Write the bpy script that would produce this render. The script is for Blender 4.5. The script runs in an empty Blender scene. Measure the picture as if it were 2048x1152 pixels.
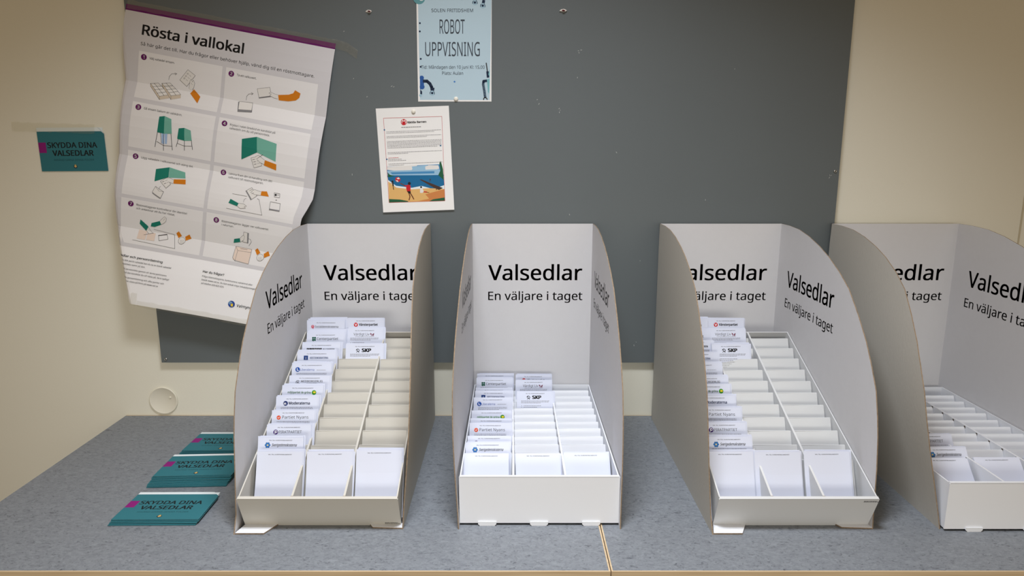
import bpy, bmesh, math, random
from mathutils import Vector, Matrix

random.seed(7)
SC = bpy.context.scene
COL = SC.collection
TZ = 0.75                      # height of the table tops (m)
WALL = 1.986                   # back wall plane (y)
BOARD = 1.970                  # front face of the pin board (y)

# ------------------------------------------------------------------ camera, light, exposure
cam_data = bpy.data.cameras.new('camera')
cam_data.sensor_width = 36.0
cam_data.lens = 36.0 * 1365.0 / 2048.0
cam_data.clip_start = 0.02
cam = bpy.data.objects.new('camera', cam_data)
COL.objects.link(cam)
cam.location = (0, 0, TZ + 0.796)
cam.rotation_euler = (math.radians(90 - 11.3), 0, 0)
SC.camera = cam

world = bpy.data.worlds.new('room_light')
SC.world = world
world.use_nodes = True
bg = world.node_tree.nodes['Background']
bg.inputs[0].default_value = (1.0, 0.73, 0.44, 1)
bg.inputs[1].default_value = 0.25

def area(name, loc, rot, sx, sy, power, color, spread=180):
    l = bpy.data.lights.new(name, 'AREA')
    l.shape = 'RECTANGLE'; l.size = sx; l.size_y = sy
    l.energy = power; l.color = color; l.spread = math.radians(spread)
    o = bpy.data.objects.new(name, l); COL.objects.link(o)
    o.location = loc; o.rotation_euler = [math.radians(a) for a in rot]
    return o

area('ceiling_light', (-0.05, 0.90, 2.85), (0, 0, 0), 0.60, 0.30, 22.0, (0.90, 0.93, 0.98), 116)
# unseen fill light added behind the camera to brighten the upright faces
area('front_fill_light', (0.0, -1.6, 1.30), (82, 0, 0), 3.2, 0.6, 4.2, (1.0, 0.98, 0.90), 50)

SC.view_settings.view_transform = 'Standard'
SC.view_settings.look = 'None'
SC.view_settings.exposure = 0.15
SC.view_settings.gamma = 1.0
SC.view_settings.use_curve_mapping = False

# ------------------------------------------------------------------ materials
def s2l(c):
    return tuple((v / 12.92 if v <= 0.04045 else ((v + 0.055) / 1.055) ** 2.4) for v in (x / 255.0 for x in c))

MATS = {}
def mat(name, rgb, rough=0.6, metal=0.0, spec=0.35, bump=0.0, bscale=300.0, mottle=0.0, mscale=6.0, bstretch=(1, 1, 1)):
    if name in MATS: return MATS[name]
    m = bpy.data.materials.new(name); m.use_nodes = True
    nt = m.node_tree; b = nt.nodes['Principled BSDF']
    lin = s2l(rgb)
    b.inputs['Base Color'].default_value = (*lin, 1)
    b.inputs['Roughness'].default_value = rough
    b.inputs['Metallic'].default_value = metal
    b.inputs['Specular IOR Level'].default_value = spec
    if bump or mottle:
        tc = nt.nodes.new('ShaderNodeTexCoord')
        mp = nt.nodes.new('ShaderNodeMapping'); mp.inputs['Scale'].default_value = bstretch
        nt.links.new(tc.outputs['Object'], mp.inputs['Vector'])
    if bump:
        n = nt.nodes.new('ShaderNodeTexNoise'); n.inputs['Scale'].default_value = bscale; n.inputs['Detail'].default_value = 2
        nt.links.new(mp.outputs[0], n.inputs['Vector'])
        bp = nt.nodes.new('ShaderNodeBump'); bp.inputs['Strength'].default_value = bump; bp.inputs['Distance'].default_value = 0.002
        nt.links.new(n.outputs[0], bp.inputs['Height']); nt.links.new(bp.outputs[0], b.inputs['Normal'])
    if mottle:
        n2 = nt.nodes.new('ShaderNodeTexNoise'); n2.inputs['Scale'].default_value = mscale; n2.inputs['Detail'].default_value = 4
        nt.links.new(mp.outputs[0], n2.inputs['Vector'])
        mx = nt.nodes.new('ShaderNodeMix'); mx.data_type = 'RGBA'
        mx.inputs[6].default_value = (*[v * (1 - mottle) for v in lin], 1)
        mx.inputs[7].default_value = (*[min(1, v * (1 + mottle)) for v in lin], 1)
        nt.links.new(n2.outputs[0], mx.inputs[0]); nt.links.new(mx.outputs[2], b.inputs['Base Color'])
    MATS[name] = m
    return m

def linoleum():
    m = bpy.data.materials.new('grey_linoleum'); m.use_nodes = True
    nt = m.node_tree; b = nt.nodes['Principled BSDF']; N = nt.nodes.new; Lk = nt.links.new
    tc = N('ShaderNodeTexCoord')
    def noise(scale, det, rough, stretch=(1, 1, 1), dist=0.0):
        mp = N('ShaderNodeMapping'); mp.inputs['Scale'].default_value = stretch
        mp.inputs['Rotation'].default_value = (0, 0, 0.5)
        Lk(tc.outputs['Object'], mp.inputs['Vector'])
        n = N('ShaderNodeTexNoise'); n.inputs['Scale'].default_value = scale
        n.inputs['Detail'].default_value = det; n.inputs['Roughness'].default_value = rough; n.inputs['Distortion'].default_value = dist
        Lk(mp.outputs[0], n.inputs['Vector']); return n
    a = noise(64, 7, 0.80, (1, 1.7, 1), 1.2)
    r1 = N('ShaderNodeValToRGB'); r1.color_ramp.elements[0].position = 0.30; r1.color_ramp.elements[1].position = 0.70
    r1.color_ramp.elements[0].color = (*s2l((107, 111, 119)), 1); r1.color_ramp.elements[1].color = (*s2l((142, 148, 154)), 1)
    Lk(a.outputs[0], r1.inputs[0])
    c = noise(58, 6, 0.74, (1, 2.0, 1), 1.8)          # dark flecks
    r2 = N('ShaderNodeValToRGB'); r2.color_ramp.elements[0].position = 0.34; r2.color_ramp.elements[1].position = 0.45
    r2.color_ramp.elements[0].color = (0.30, 0.30, 0.33, 1); r2.color_ramp.elements[1].color = (1, 1, 1, 1)
    Lk(c.outputs[0], r2.inputs[0])
    mx = N('ShaderNodeMix'); mx.data_type = 'RGBA'; mx.blend_type = 'MULTIPLY'; mx.inputs[0].default_value = 0.85
    Lk(r1.outputs[0], mx.inputs[6]); Lk(r2.outputs[0], mx.inputs[7])
    d = noise(85, 6, 0.75, (1, 1.7, 1), 1.0)           # pale flecks
    r3 = N('ShaderNodeValToRGB'); r3.color_ramp.elements[0].position = 0.62; r3.color_ramp.elements[1].position = 0.72
    Lk(d.outputs[0], r3.inputs[0])
    mx2 = N('ShaderNodeMix'); mx2.data_type = 'RGBA'; mx2.inputs[7].default_value = (*s2l((162, 169, 176)), 1)
    sc = N('ShaderNodeMath'); sc.operation = 'MULTIPLY'; sc.inputs[1].default_value = 0.75
    Lk(r3.outputs[0], sc.inputs[0]); Lk(sc.outputs[0], mx2.inputs[0]); Lk(mx.outputs[2], mx2.inputs[6])
    Lk(mx2.outputs[2], b.inputs['Base Color'])
    b.inputs['Roughness'].default_value = 0.5; b.inputs['Specular IOR Level'].default_value = 0.35
    return m

def wood(name, rgb1, rgb2):
    m = bpy.data.materials.new(name); m.use_nodes = True
    nt = m.node_tree; b = nt.nodes['Principled BSDF']; N = nt.nodes.new
    tc = N('ShaderNodeTexCoord'); mp = N('ShaderNodeMapping'); mp.inputs['Scale'].default_value = (3, 60, 90)
    n = N('ShaderNodeTexNoise'); n.inputs['Scale'].default_value = 2.0; n.inputs['Detail'].default_value = 5
    r = N('ShaderNodeValToRGB'); r.color_ramp.elements[0].color = (*s2l(rgb1), 1); r.color_ramp.elements[1].color = (*s2l(rgb2), 1)
    r.color_ramp.elements[0].position = 0.3; r.color_ramp.elements[1].position = 0.7
    nt.links.new(tc.outputs['Object'], mp.inputs['Vector']); nt.links.new(mp.outputs[0], n.inputs['Vector'])
    nt.links.new(n.outputs[0], r.inputs[0]); nt.links.new(r.outputs[0], b.inputs['Base Color'])
    b.inputs['Roughness'].default_value = 0.45
    return m

def clear_tape():
    m = bpy.data.materials.new('clear_tape'); m.use_nodes = True
    nt = m.node_tree; nt.nodes.remove(nt.nodes['Principled BSDF']); N = nt.nodes.new
    t = N('ShaderNodeBsdfTransparent'); t.inputs[0].default_value = (0.97, 0.97, 0.95, 1)
    g = N('ShaderNodeBsdfGlossy'); g.inputs['Roughness'].default_value = 0.22; g.inputs[0].default_value = (0.95, 0.95, 0.9, 1)
    tc = N('ShaderNodeTexCoord'); n = N('ShaderNodeTexNoise'); n.inputs['Scale'].default_value = 60
    bp = N('ShaderNodeBump'); bp.inputs['Strength'].default_value = 0.5; bp.inputs['Distance'].default_value = 0.003
    nt.links.new(tc.outputs['Object'], n.inputs['Vector']); nt.links.new(n.outputs[0], bp.inputs['Height']); nt.links.new(bp.outputs[0], g.inputs['Normal'])
    mx = N('ShaderNodeMixShader'); mx.inputs[0].default_value = 0.09
    nt.links.new(t.outputs[0], mx.inputs[1]); nt.links.new(g.outputs[0], mx.inputs[2])
    nt.links.new(mx.outputs[0], nt.nodes['Material Output'].inputs[0])
    return m

M_TAPE = clear_tape()
M_LINO = linoleum()
M_BEECH = wood('beech_edge', (196, 172, 138), (214, 192, 158))
M_WALL = mat('woven_wall_paint', (231, 229, 216), 0.75, spec=0.2, bump=0.09, bscale=260, bstretch=(1, 1, 2.2))
M_FLOOR = mat('floor_vinyl', (120, 115, 108), 0.5, mottle=0.1, mscale=12)
M_BOARD = mat('grey_board_paint', (99, 106, 109), 0.55, spec=0.3, bump=0.05, bscale=400, mottle=0.05, mscale=3)
M_BOARD_EDGE = mat('grey_board_edge', (92, 94, 90), 0.7)
M_SPECK = mat('pale_scratch', (190, 192, 190), 0.8)
M_STEEL = mat('steel', (190, 190, 188), 0.3, 1.0)
M_DARK = mat('screw_slot', (30, 30, 30), 0.8)
M_CARD = mat('white_card', (209, 209, 212), 0.7, spec=0.2, bump=0.05, bscale=180, mottle=0.02, mscale=60)
M_CARD_OUT = mat('greyboard_outside', (193, 190, 183), 0.8, spec=0.15, bump=0.22, bscale=110, bstretch=(1, 4, 1))
M_KRAFT = mat('brown_card_core', (140, 122, 102), 0.9, mottle=0.5, mscale=170)
M_SLOT = mat('raw_card_slot', (96, 88, 80), 0.9)
M_CREAM = mat('cream_card', (199, 196, 188), 0.7, spec=0.2)
M_WHITE_CARD = mat('bright_white_card', (231, 234, 240), 0.65, spec=0.2)
M_PAPER = mat('white_paper', (214, 219, 235), 0.7, spec=0.2)
M_PRINT = mat('black_ink', (24, 23, 22), 0.6)
M_BODY = mat('grey_body_text', (120, 120, 126), 0.7)
M_FAINT = mat('faint_print', (150, 150, 156), 0.7)
M_HEAD = mat('small_print', (66, 66, 72), 0.7)
COLORS = {
    'ink': (52, 52, 54), 'white': (226, 224, 222), 'beige': (205, 192, 175), 'beige_pink': (226, 208, 196),
    'orange': (206, 122, 18), 'grey': (132, 132, 136), 'teal': (20, 118, 102), 'light_teal': (112, 174, 158),
    'pale_blue': (160, 188, 226), 'purple': (96, 10, 92), 'panel_grey': (208, 207, 212), 'panel': (230, 229, 231),
    'poster_white': (246, 246, 250), 'valblue': (36, 70, 150), 'valyellow': (240, 205, 50),
    'sky_blue': (70, 136, 186), 'cloud_blue': (150, 190, 218), 'sea_blue': (24, 104, 152), 'foam': (226, 236, 240),
    'sand': (222, 178, 112), 'sand_dark': (202, 130, 74), 'leaf': (34, 92, 62), 'wood': (72, 52, 44), 'logo_red': (196, 30, 42),
    'skin': (112, 62, 40), 'hair': (34, 26, 26), 'red_line': (190, 52, 60), 'letter_white': (238, 238, 238),
    'pale_blue_print': (184, 208, 222), 'robot_green': (96, 152, 160), 'navy': (24, 40, 66), 'robot_blue': (42, 88, 158),
    'pale_grey_blue': (160, 192, 210), 'white_print': (240, 244, 246), 'light_teal_print': (122, 182, 190), 'star_blue': (54, 122, 196),
    'robot_ink': (62, 70, 80),
    'folder_teal': (48, 115, 126), 'folder_purple': (136, 22, 116), 'folder_ink': (14, 26, 30), 'folder_small': (16, 56, 64),
    'folder_white': (226, 236, 240), 'gold': (206, 176, 110),
    'p_blue': (52, 110, 170), 'p_navy': (20, 42, 104), 'p_purple': (66, 32, 112), 'p_orange': (214, 88, 60), 'p_green': (64, 146, 40),
    'p_dkgreen': (12, 84, 62), 'p_red': (196, 24, 40), 'p_rose': (196, 44, 78), 'p_maroon': (110, 20, 54), 'p_lib': (22, 74, 158),
    'p_kd': (30, 62, 122), 'p_black': (22, 22, 24),
}
def cmat(n):
    return mat('print_' + n, COLORS[n], 0.65, spec=0.25)

# ------------------------------------------------------------------ object helpers
def link(name, me, parent=None):
    o = bpy.data.objects.new(name, me); COL.objects.link(o)
    if parent is not None: o.parent = parent
    return o

def tag(o, label=None, cat=None, group=None, kind=None):
    if label: o['label'] = label
    if cat: o['category'] = cat
    if group: o['group'] = group
    if kind: o['kind'] = kind
    return o

def empty(name, loc, label, cat, group=None):
    o = bpy.data.objects.new(name, None); COL.objects.link(o); o.location = loc
    o.empty_display_size = 0.05
    return tag(o, label, cat, group)

class MB:
    """collects shapes (world coordinates) and links them as one mesh"""
    def __init__(s): s.bm = bmesh.new(); s.mats = []
    def mi(s, m):
        if m not in s.mats: s.mats.append(m)
        return s.mats.index(m)
    def face(s, pts, m):
        f = s.bm.faces.new([s.bm.verts.new(p) for p in pts]); f.material_index = s.mi(m); return f
    def prism(s, pts, d, m, m_side=None, m_back=None):
        """pts: planar polygon, d: extrusion vector"""
        a = [s.bm.verts.new(p) for p in pts]; d = Vector(d)
        b = [s.bm.verts.new(Vector(p) + d) for p in pts]; n = len(a)
        f = s.bm.faces.new(a); f.material_index = s.mi(m)
        f = s.bm.faces.new(b[::-1]); f.material_index = s.mi(m_back or m)
        for i in range(n):
            f = s.bm.faces.new([a[i], b[i], b[(i + 1) % n], a[(i + 1) % n]][::-1]); f.material_index = s.mi(m_side or m)
    def box(s, lo, hi, m, T=None):
        x0, y0, z0 = lo; x1, y1, z1 = hi
        c = [(x0, y0, z0), (x1, y0, z0), (x1, y1, z0), (x0, y1, z0), (x0, y0, z1), (x1, y0, z1), (x1, y1, z1), (x0, y1, z1)]
        if T: c = [T(p) for p in c]
        v = [s.bm.verts.new(p) for p in c]
        for q in ((0, 3, 2, 1), (4, 5, 6, 7), (0, 1, 5, 4), (1, 2, 6, 5), (2, 3, 7, 6), (3, 0, 4, 7)):
            f = s.bm.faces.new([v[i] for i in q]); f.material_index = s.mi(m)
    def lathe(s, prof, c, m, axis='Z', n=32):
        """prof: (radius, height) pairs around an axis through c"""
        rings = []
        for r, h in prof:
            ring = []
            for k in range(n):
                a = 2 * math.pi * k / n
                p = (r * math.cos(a), r * math.sin(a), h) if axis == 'Z' else (r * math.cos(a), -h, r * math.sin(a))
                ring.append(s.bm.verts.new(Vector(c) + Vector(p)))
            rings.append(ring)
        for A, B in zip(rings, rings[1:]):
            for k in range(n):
                f = s.bm.faces.new([A[k], A[(k + 1) % n], B[(k + 1) % n], B[k]]); f.material_index = s.mi(m); f.smooth = True
        f = s.bm.faces.new(rings[-1]); f.material_index = s.mi(m)
        f = s.bm.faces.new(rings[0][::-1]); f.material_index = s.mi(m)
    def build(s, name, parent=None, origin=None, bevel=0.0):
        o = Vector(origin) if origin is not None else (parent_origin(parent) if parent else Vector((0, 0, 0)))
        bmesh.ops.recalc_face_normals(s.bm, faces=s.bm.faces[:])
        if bevel:
            bmesh.ops.bevel(s.bm, geom=s.bm.edges[:], offset=bevel, segments=2, affect='EDGES', profile=0.5)
        for v in s.bm.verts: v.co -= o
        me = bpy.data.meshes.new(name); s.bm.to_mesh(me); s.bm.free()
        for m in s.mats: me.materials.append(m)
        ob = link(name, me, parent)
        if parent is None: ob.location = o
        else: ob.location = o - parent_origin(parent)
        return ob

def parent_origin(p):
    v = Vector((0, 0, 0))
    while p is not None: v += Vector(p.location); p = p.parent
    return v

# ------------------------------------------------------------------ lettering
GLYPHS = {
 ' ':(364,[]),
 '!':(377,[[240,521,228,282,202,282,175,282,148,282,137,521,125,761,113,1000,163,1000,213,1000,263,1000,252,761],[101,42,101,76,101,110,109,134,126,148,143,162,163,169,188,169,211,169,231,162,249,148,266,134,275,110,275,76,275,42,266,18,249,3,231,-12,211,-20,188,-20,163,-20,143,-12,126,3,109,18]]),
 ',':(375,[[266,152,269,147,261,114,250,79,237,41,224,2,209,-36,194,-74,179,-111,163,-147,148,-181,118,-181,88,-181,57,-181,67,-145,76,-107,85,-67,94,-26,102,14,109,54,117,94,123,130,127,162,171,162,215,162,259,162,262,157]]),
 '-':(451,[[169,321,56,321,56,357,56,394,56,430,169,430,282,430,395,430,395,394,395,357,395,321,282,321]]),
 '.':(375,[[101,42,101,76,101,110,109,134,126,148,143,162,163,169,186,169,211,169,231,162,249,148,266,134,275,110,275,76,275,42,266,18,249,3,231,-12,211,-20,186,-20,163,-20,143,-12,126,3,109,18]]),
 '0':(801,[[732,610,732,501,732,420,726,348,714,284,702,221,683,167,656,123,630,78,595,44,553,21,510,-2,459,-14,399,-14,324,-14,263,7,214,48,165,89,128,148,104,225,81,302,69,394,69,501,69,610,80,702,102,779,123,855,159,914,207,954,256,995,320,1015,399,1015,474,1015,536,995,585,954,635,914,672,855,696,779,720,702],[192,593,192,501,192,410,199,334,212,273,226,212,248,167,278,137,308,106,349,91,399,91,450,91,490,106,520,136,551,166,573,211,587,272,601,334,608,410,608,501,608,593,601,669,587,729,573,789,551,835,520,865,490,895,450,910,399,910,349,910,308,895,278,865,248,835,226,789,212,729,199,669]]),
 '1':(801,[[497,333,497,0,457,0,417,0,377,0,377,233,377,466,377,699,377,726,377,749,377,768,378,786,379,804,380,820,380,836,381,853,382,871,367,856,354,844,342,833,330,823,314,810,296,794,260,765,225,736,189,707,168,735,146,762,125,790,215,860,305,930,395,1000,429,1000,463,1000,497,1000,497,667]]),
 '2':(801,[[728,37,728,0,508,0,288,0,67,0,67,34,67,68,67,102,155,190,242,279,329,367,380,417,422,462,457,501,491,541,517,579,535,617,553,655,562,696,562,741,562,796,545,838,513,866,480,895,437,909,385,909,337,909,294,901,257,884,220,867,183,844,144,814,122,841,100,869,78,896,105,919,133,939,165,957,196,974,230,988,267,999,304,1009,343,1014,385,1014,448,1014,501,1003,546,982,591,960,626,930,651,890,675,850,688,803,688,748,688,696,677,647,655,601,634,555,604,510,566,466,528,421,483,374,431,324,362,255,292,186,223,118,223,116,223,114,223,112,391,112,560,112,728,112,728,75]]),
 '3':(801,[[690,838,690,766,690,721,682,683,665,650,648,617,624,591,593,570,562,549,525,535,483,527,483,525,483,523,483,521,563,512,623,486,662,445,702,404,721,351,721,284,721,226,708,175,681,130,654,84,612,49,555,24,499,-1,426,-14,338,-14,285,-14,237,-10,192,-2,147,6,104,20,63,41,63,79,63,117,63,155,105,135,150,119,199,107,247,95,294,90,339,90,429,90,493,107,533,142,573,177,592,225,592,287,592,329,581,363,560,389,538,414,506,433,464,445,422,458,371,464,312,464,280,464,248,464,216,464,216,499,216,534,216,569,248,569,281,569,314,569,369,569,415,577,452,592,489,608,517,630,536,659,555,687,564,720,564,758,564,806,548,844,515,870,483,897,438,910,382,910,347,910,315,907,286,900,257,893,230,883,205,870,180,858,155,843,130,826,110,854,89,882,69,910,104,938,148,963,201,983,254,1004,314,1014,381,1014,486,1014,563,991,614,944,665,897]]),
 '4':(801,[[773,264,773,227,725,227,676,227,627,227,627,151,627,76,627,0,588,0,548,0,508,0,508,76,508,151,508,227,349,227,189,227,29,227,29,262,29,297,29,332,186,556,343,781,500,1006,542,1006,585,1006,627,1006,627,783,627,560,627,338,676,338,725,338,773,338,773,301],[508,548,508,653,508,677,509,699,509,719,510,739,510,758,511,776,512,794,513,811,513,827,514,843,514,859,515,874,514,874,512,874,510,874,502,856,493,837,482,817,471,796,460,779,450,765,350,622,250,480,150,338,269,338,389,338,508,338,508,443]]),
 '5':(801,[[352,613,385,613,453,613,513,602,563,578,613,555,652,522,680,478,708,435,721,382,721,319,721,250,706,191,676,141,647,91,604,53,548,26,493,-1,426,-14,347,-14,296,-14,248,-9,202,0,157,9,119,23,88,41,88,79,88,118,88,157,122,136,163,120,211,109,259,97,305,91,349,91,398,91,441,99,478,114,515,130,544,153,564,186,585,218,595,258,595,307,595,372,575,422,535,457,495,492,431,510,345,510,318,510,289,507,255,503,221,498,194,493,174,489,153,502,133,515,112,528,125,685,137,843,150,1000,317,1000,484,1000,651,1000,651,963,651,925,651,888,519,888,387,888,255,888,247,791,239,695,231,598,247,601,268,604,296,608,323,612]]),
 '6':(801,[[77,352,77,427,77,485,81,542,89,598,97,654,111,707,130,757,150,807,177,851,211,890,246,929,290,959,342,981,395,1003,459,1014,535,1014,555,1014,576,1013,600,1011,624,1009,643,1006,658,1001,658,966,658,931,658,896,641,902,623,906,602,909,581,912,559,913,538,913,473,913,420,902,377,881,334,859,300,830,275,793,250,755,232,712,221,664,210,615,203,563,200,508,203,508,206,508,209,508,223,531,240,551,262,569,283,586,309,600,340,611,370,621,405,626,445,626,503,626,554,614,597,590,641,567,675,532,699,487,723,441,735,387,735,322,735,253,722,193,696,143,670,92,633,54,586,27,539,0,483,-14,417,-14,370,-14,325,-5,284,13,243,30,207,57,176,94,144,130,120,176,103,232,86,287],[380,90,416,90,475,90,522,109,559,146,595,184,613,243,613,322,613,386,597,436,565,473,533,511,485,529,420,529,376,529,338,520,305,502,273,484,247,461,229,433,211,405,202,376,202,346,202,315,206,285,215,255,224,225,237,197,256,172,274,147,296,127,323,112,349,97]]),
 '7':(801,[[236,0,190,0,327,296,464,592,601,888,421,888,241,888,62,888,62,925,62,963,62,1000,285,1000,509,1000,732,1000,732,968,732,937,732,905,597,603,462,302,326,0,281,0]]),
 '8':(801,[[342,1014,399,1014,458,1014,510,1005,555,987,599,968,635,942,660,906,686,871,699,827,699,775,699,734,690,699,673,669,656,640,633,613,604,590,575,567,543,547,508,529,549,510,587,488,620,463,654,438,681,409,701,377,721,344,731,305,731,259,731,203,718,155,690,114,663,74,625,42,576,20,527,-3,470,-14,403,-14,331,-14,271,-3,221,18,171,40,133,70,107,110,81,150,69,198,69,255,69,301,78,340,97,374,116,408,142,437,174,461,205,485,239,506,276,522,243,541,214,562,187,586,160,610,139,637,124,668,109,699,101,735,101,776,101,827,114,870,140,905,166,940,202,967,246,986,291,1005],[189,288,189,254,189,205,206,165,241,132,275,100,329,84,401,84,469,84,521,100,557,132,593,165,611,206,611,258,611,290,602,319,585,344,567,369,543,391,512,410,481,430,444,448,401,464,393,466,386,469,378,472,337,454,303,435,275,415,246,394,225,371,211,345,196,318],[452,915,398,915,346,915,304,902,271,877,238,853,221,817,221,770,221,736,229,707,246,683,262,660,284,640,312,624,340,608,371,592,405,577,437,591,467,606,492,623,518,640,539,660,554,684,569,708,577,737,577,770,577,817,561,853,528,877,495,902]]),
 '9':(801,[[728,648,728,573,728,516,724,459,716,403,708,346,695,293,675,243,655,193,628,149,594,110,559,71,515,41,462,19,409,-3,345,-14,269,-14,250,-14,229,-13,204,-11,179,-8,159,-5,143,0,143,35,143,70,143,105,160,99,179,95,202,92,224,88,246,87,266,87,331,87,385,98,428,119,470,141,504,170,529,207,555,243,573,286,584,335,595,384,602,436,604,490,601,490,598,490,595,490,581,469,563,449,542,431,521,414,495,400,464,389,434,379,398,374,357,374,300,374,250,386,207,410,163,433,130,468,106,513,82,557,70,612,70,676,70,746,83,807,110,857,137,908,174,946,221,973,269,1000,325,1014,389,1014,437,1014,481,1005,522,987,563,968,599,941,630,905,661,868,685,823,702,768,720,712],[425,910,389,910,331,910,284,891,247,853,210,815,192,756,192,678,192,613,208,563,239,526,270,489,318,471,384,471,429,471,467,480,500,498,533,516,558,539,576,567,595,595,604,624,604,654,604,684,599,714,590,744,581,775,568,803,550,828,533,853,510,873,483,888,456,903]]),
 ':':(375,[[101,42,101,76,101,110,109,134,126,148,143,162,163,169,186,169,211,169,231,162,249,148,266,134,275,110,275,76,275,42,266,18,249,3,231,-12,211,-20,186,-20,163,-20,143,-12,126,3,109,18],[101,641,101,675,101,711,109,735,126,749,143,763,163,770,186,770,211,770,231,763,249,749,266,735,275,711,275,675,275,641,266,617,249,602,231,587,211,580,186,580,163,580,143,587,126,602,109,617]]),
 '?':(608,[[196,307,196,319,196,355,200,385,207,411,214,437,226,461,243,485,260,508,284,532,314,557,350,588,378,614,398,634,419,655,433,675,441,695,450,714,454,738,454,766,454,811,439,845,410,870,381,894,339,906,284,906,239,906,198,900,162,889,127,877,93,863,60,847,46,880,31,913,17,945,54,965,95,981,141,994,186,1007,237,1014,293,1014,381,1014,450,992,499,948,547,904,571,845,571,769,571,727,565,691,551,662,538,632,518,605,494,581,469,556,440,530,406,501,375,475,352,452,335,433,319,413,308,394,303,375,297,356,294,332,294,305,294,297,294,289,294,282,261,282,229,282,196,282,196,294],[164,42,164,76,164,110,172,134,188,148,205,162,225,169,251,169,274,169,294,162,311,148,328,134,336,110,336,76,336,42,328,18,311,3,294,-12,274,-20,251,-20,225,-20,205,-12,188,3,172,18]]),
 'A':(895,[[807,0,763,0,723,103,683,206,643,310,511,310,379,310,246,310,207,206,167,103,127,0,85,0,42,0,0,0,130,335,261,669,391,1004,429,1004,466,1004,504,1004,634,669,764,335,894,0,850,0],[530,623,493,724,490,732,486,745,479,765,472,784,466,805,460,826,454,847,449,863,445,874,441,855,436,836,431,817,426,798,420,781,415,765,410,749,406,735,402,724,364,623,326,522,289,422,394,422,500,422,605,422,568,522]]),
 'B':(910,[[326,1000,422,1000,547,1000,641,982,705,945,769,908,801,844,801,752,801,713,794,678,779,648,765,617,743,592,715,572,687,552,652,538,611,531,611,528,611,526,611,524,653,517,691,505,725,487,759,470,786,444,805,412,825,379,835,337,835,284,835,224,821,172,793,130,765,87,725,55,673,33,621,11,559,0,487,0,370,0,253,0,136,0,136,333,136,667,136,1000,231,1000],[385,574,447,574,533,574,592,588,623,616,655,643,671,684,671,738,671,793,651,833,613,856,574,880,512,892,427,892,372,892,317,892,262,892,262,786,262,680,262,574,324,574],[326,469,262,469,262,348,262,227,262,106,329,106,396,106,464,106,552,106,614,124,648,158,683,193,700,238,700,294,700,330,693,360,677,387,662,413,636,433,600,447,564,462,515,469,454,469,390,469]]),
 'C':(885,[[609,903,564,903,511,903,463,894,420,876,377,858,341,831,311,796,281,761,258,719,242,669,226,619,218,563,218,500,218,418,231,346,257,286,283,225,321,178,372,146,423,113,486,97,563,97,607,97,648,100,688,108,727,115,765,125,803,136,803,99,803,63,803,27,765,13,727,2,687,-4,647,-11,600,-14,545,-14,443,-14,358,7,290,49,222,91,171,151,137,228,102,306,85,397,85,501,85,577,96,646,117,709,138,771,169,825,209,871,250,917,300,952,360,977,420,1002,488,1014,566,1014,617,1014,667,1009,714,999,762,988,804,974,842,955,825,920,808,884,791,849,761,863,726,875,688,887,651,898]]),
 'D':(1022,[[937,617,937,510,937,398,916,304,875,228,833,153,774,96,696,57,619,19,525,0,415,0,322,0,229,0,136,0,136,333,136,667,136,1000,239,1000,341,1000,444,1000,545,1000,632,981,706,944,780,907,837,852,877,779,917,707],[804,374,804,506,804,594,789,667,760,724,730,781,687,823,631,851,574,878,506,892,426,892,371,892,317,892,262,892,262,631,262,369,262,108,307,108,352,108,398,108,533,108,635,141,702,208,770,275]]),
 'E':(779,[[695,37,695,0,508,0,322,0,136,0,136,333,136,667,136,1000,322,1000,508,1000,695,1000,695,963,695,926,695,889,550,889,406,889,262,889,262,785,262,681,262,577,398,577,534,577,669,577,669,541,669,504,669,468,534,468,398,468,262,468,262,349,262,230,262,111,406,111,550,111,695,111,695,74]]),
 'F':(727,[[262,141,262,0,220,0,178,0,136,0,136,333,136,667,136,1000,322,1000,508,1000,695,1000,695,963,695,926,695,889,550,889,406,889,262,889,262,771,262,653,262,535,397,535,533,535,668,535,668,498,668,461,668,424,533,424,397,424,262,424,262,283]]),
 'G':(1020,[[570,491,570,528,685,528,801,528,916,528,916,365,916,201,916,38,862,20,807,7,752,-1,697,-10,634,-14,564,-14,461,-14,373,7,303,48,232,90,178,149,141,226,104,303,85,394,85,500,85,605,106,695,147,772,188,848,247,908,324,950,401,993,494,1014,604,1014,660,1014,713,1009,763,999,813,988,859,974,902,955,886,919,870,882,854,846,819,862,779,875,735,887,690,898,644,903,597,903,517,903,449,887,392,854,335,822,292,775,262,715,232,655,217,583,217,500,217,421,230,350,256,289,281,228,322,180,377,146,432,112,504,95,594,95,638,95,675,98,706,102,737,107,765,113,790,119,790,218,790,317,790,416,717,416,643,416,570,416,570,453]]),
 'H':(1038,[[901,333,901,0,859,0,817,0,775,0,775,155,775,311,775,466,604,466,433,466,262,466,262,311,262,155,262,0,220,0,178,0,136,0,136,333,136,667,136,1000,178,1000,220,1000,262,1000,262,859,262,718,262,577,433,577,604,577,775,577,775,718,775,859,775,1000,817,1000,859,1000,901,1000,901,667]]),
 'I':(475,[[417,24,417,0,297,0,176,0,56,0,56,24,56,49,56,73,95,82,134,91,174,99,174,366,174,633,174,899,134,908,95,918,56,927,56,951,56,976,56,1000,176,1000,297,1000,417,1000,417,976,417,951,417,927,378,918,339,908,300,899,300,633,300,366,300,99,339,91,378,82,417,73,417,49]]),
 'J':(382,[[47,-266,-6,-266,-28,-266,-48,-264,-64,-261,-81,-258,-96,-254,-109,-248,-109,-212,-109,-177,-109,-141,-94,-145,-78,-148,-62,-151,-45,-154,-27,-155,-8,-155,15,-155,37,-151,58,-141,79,-132,96,-116,109,-92,122,-69,129,-36,129,6,129,337,129,669,129,1000,171,1000,213,1000,255,1000,255,672,255,344,255,15,255,-49,244,-102,223,-144,201,-185,171,-216,132,-236,92,-256]]),
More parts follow.
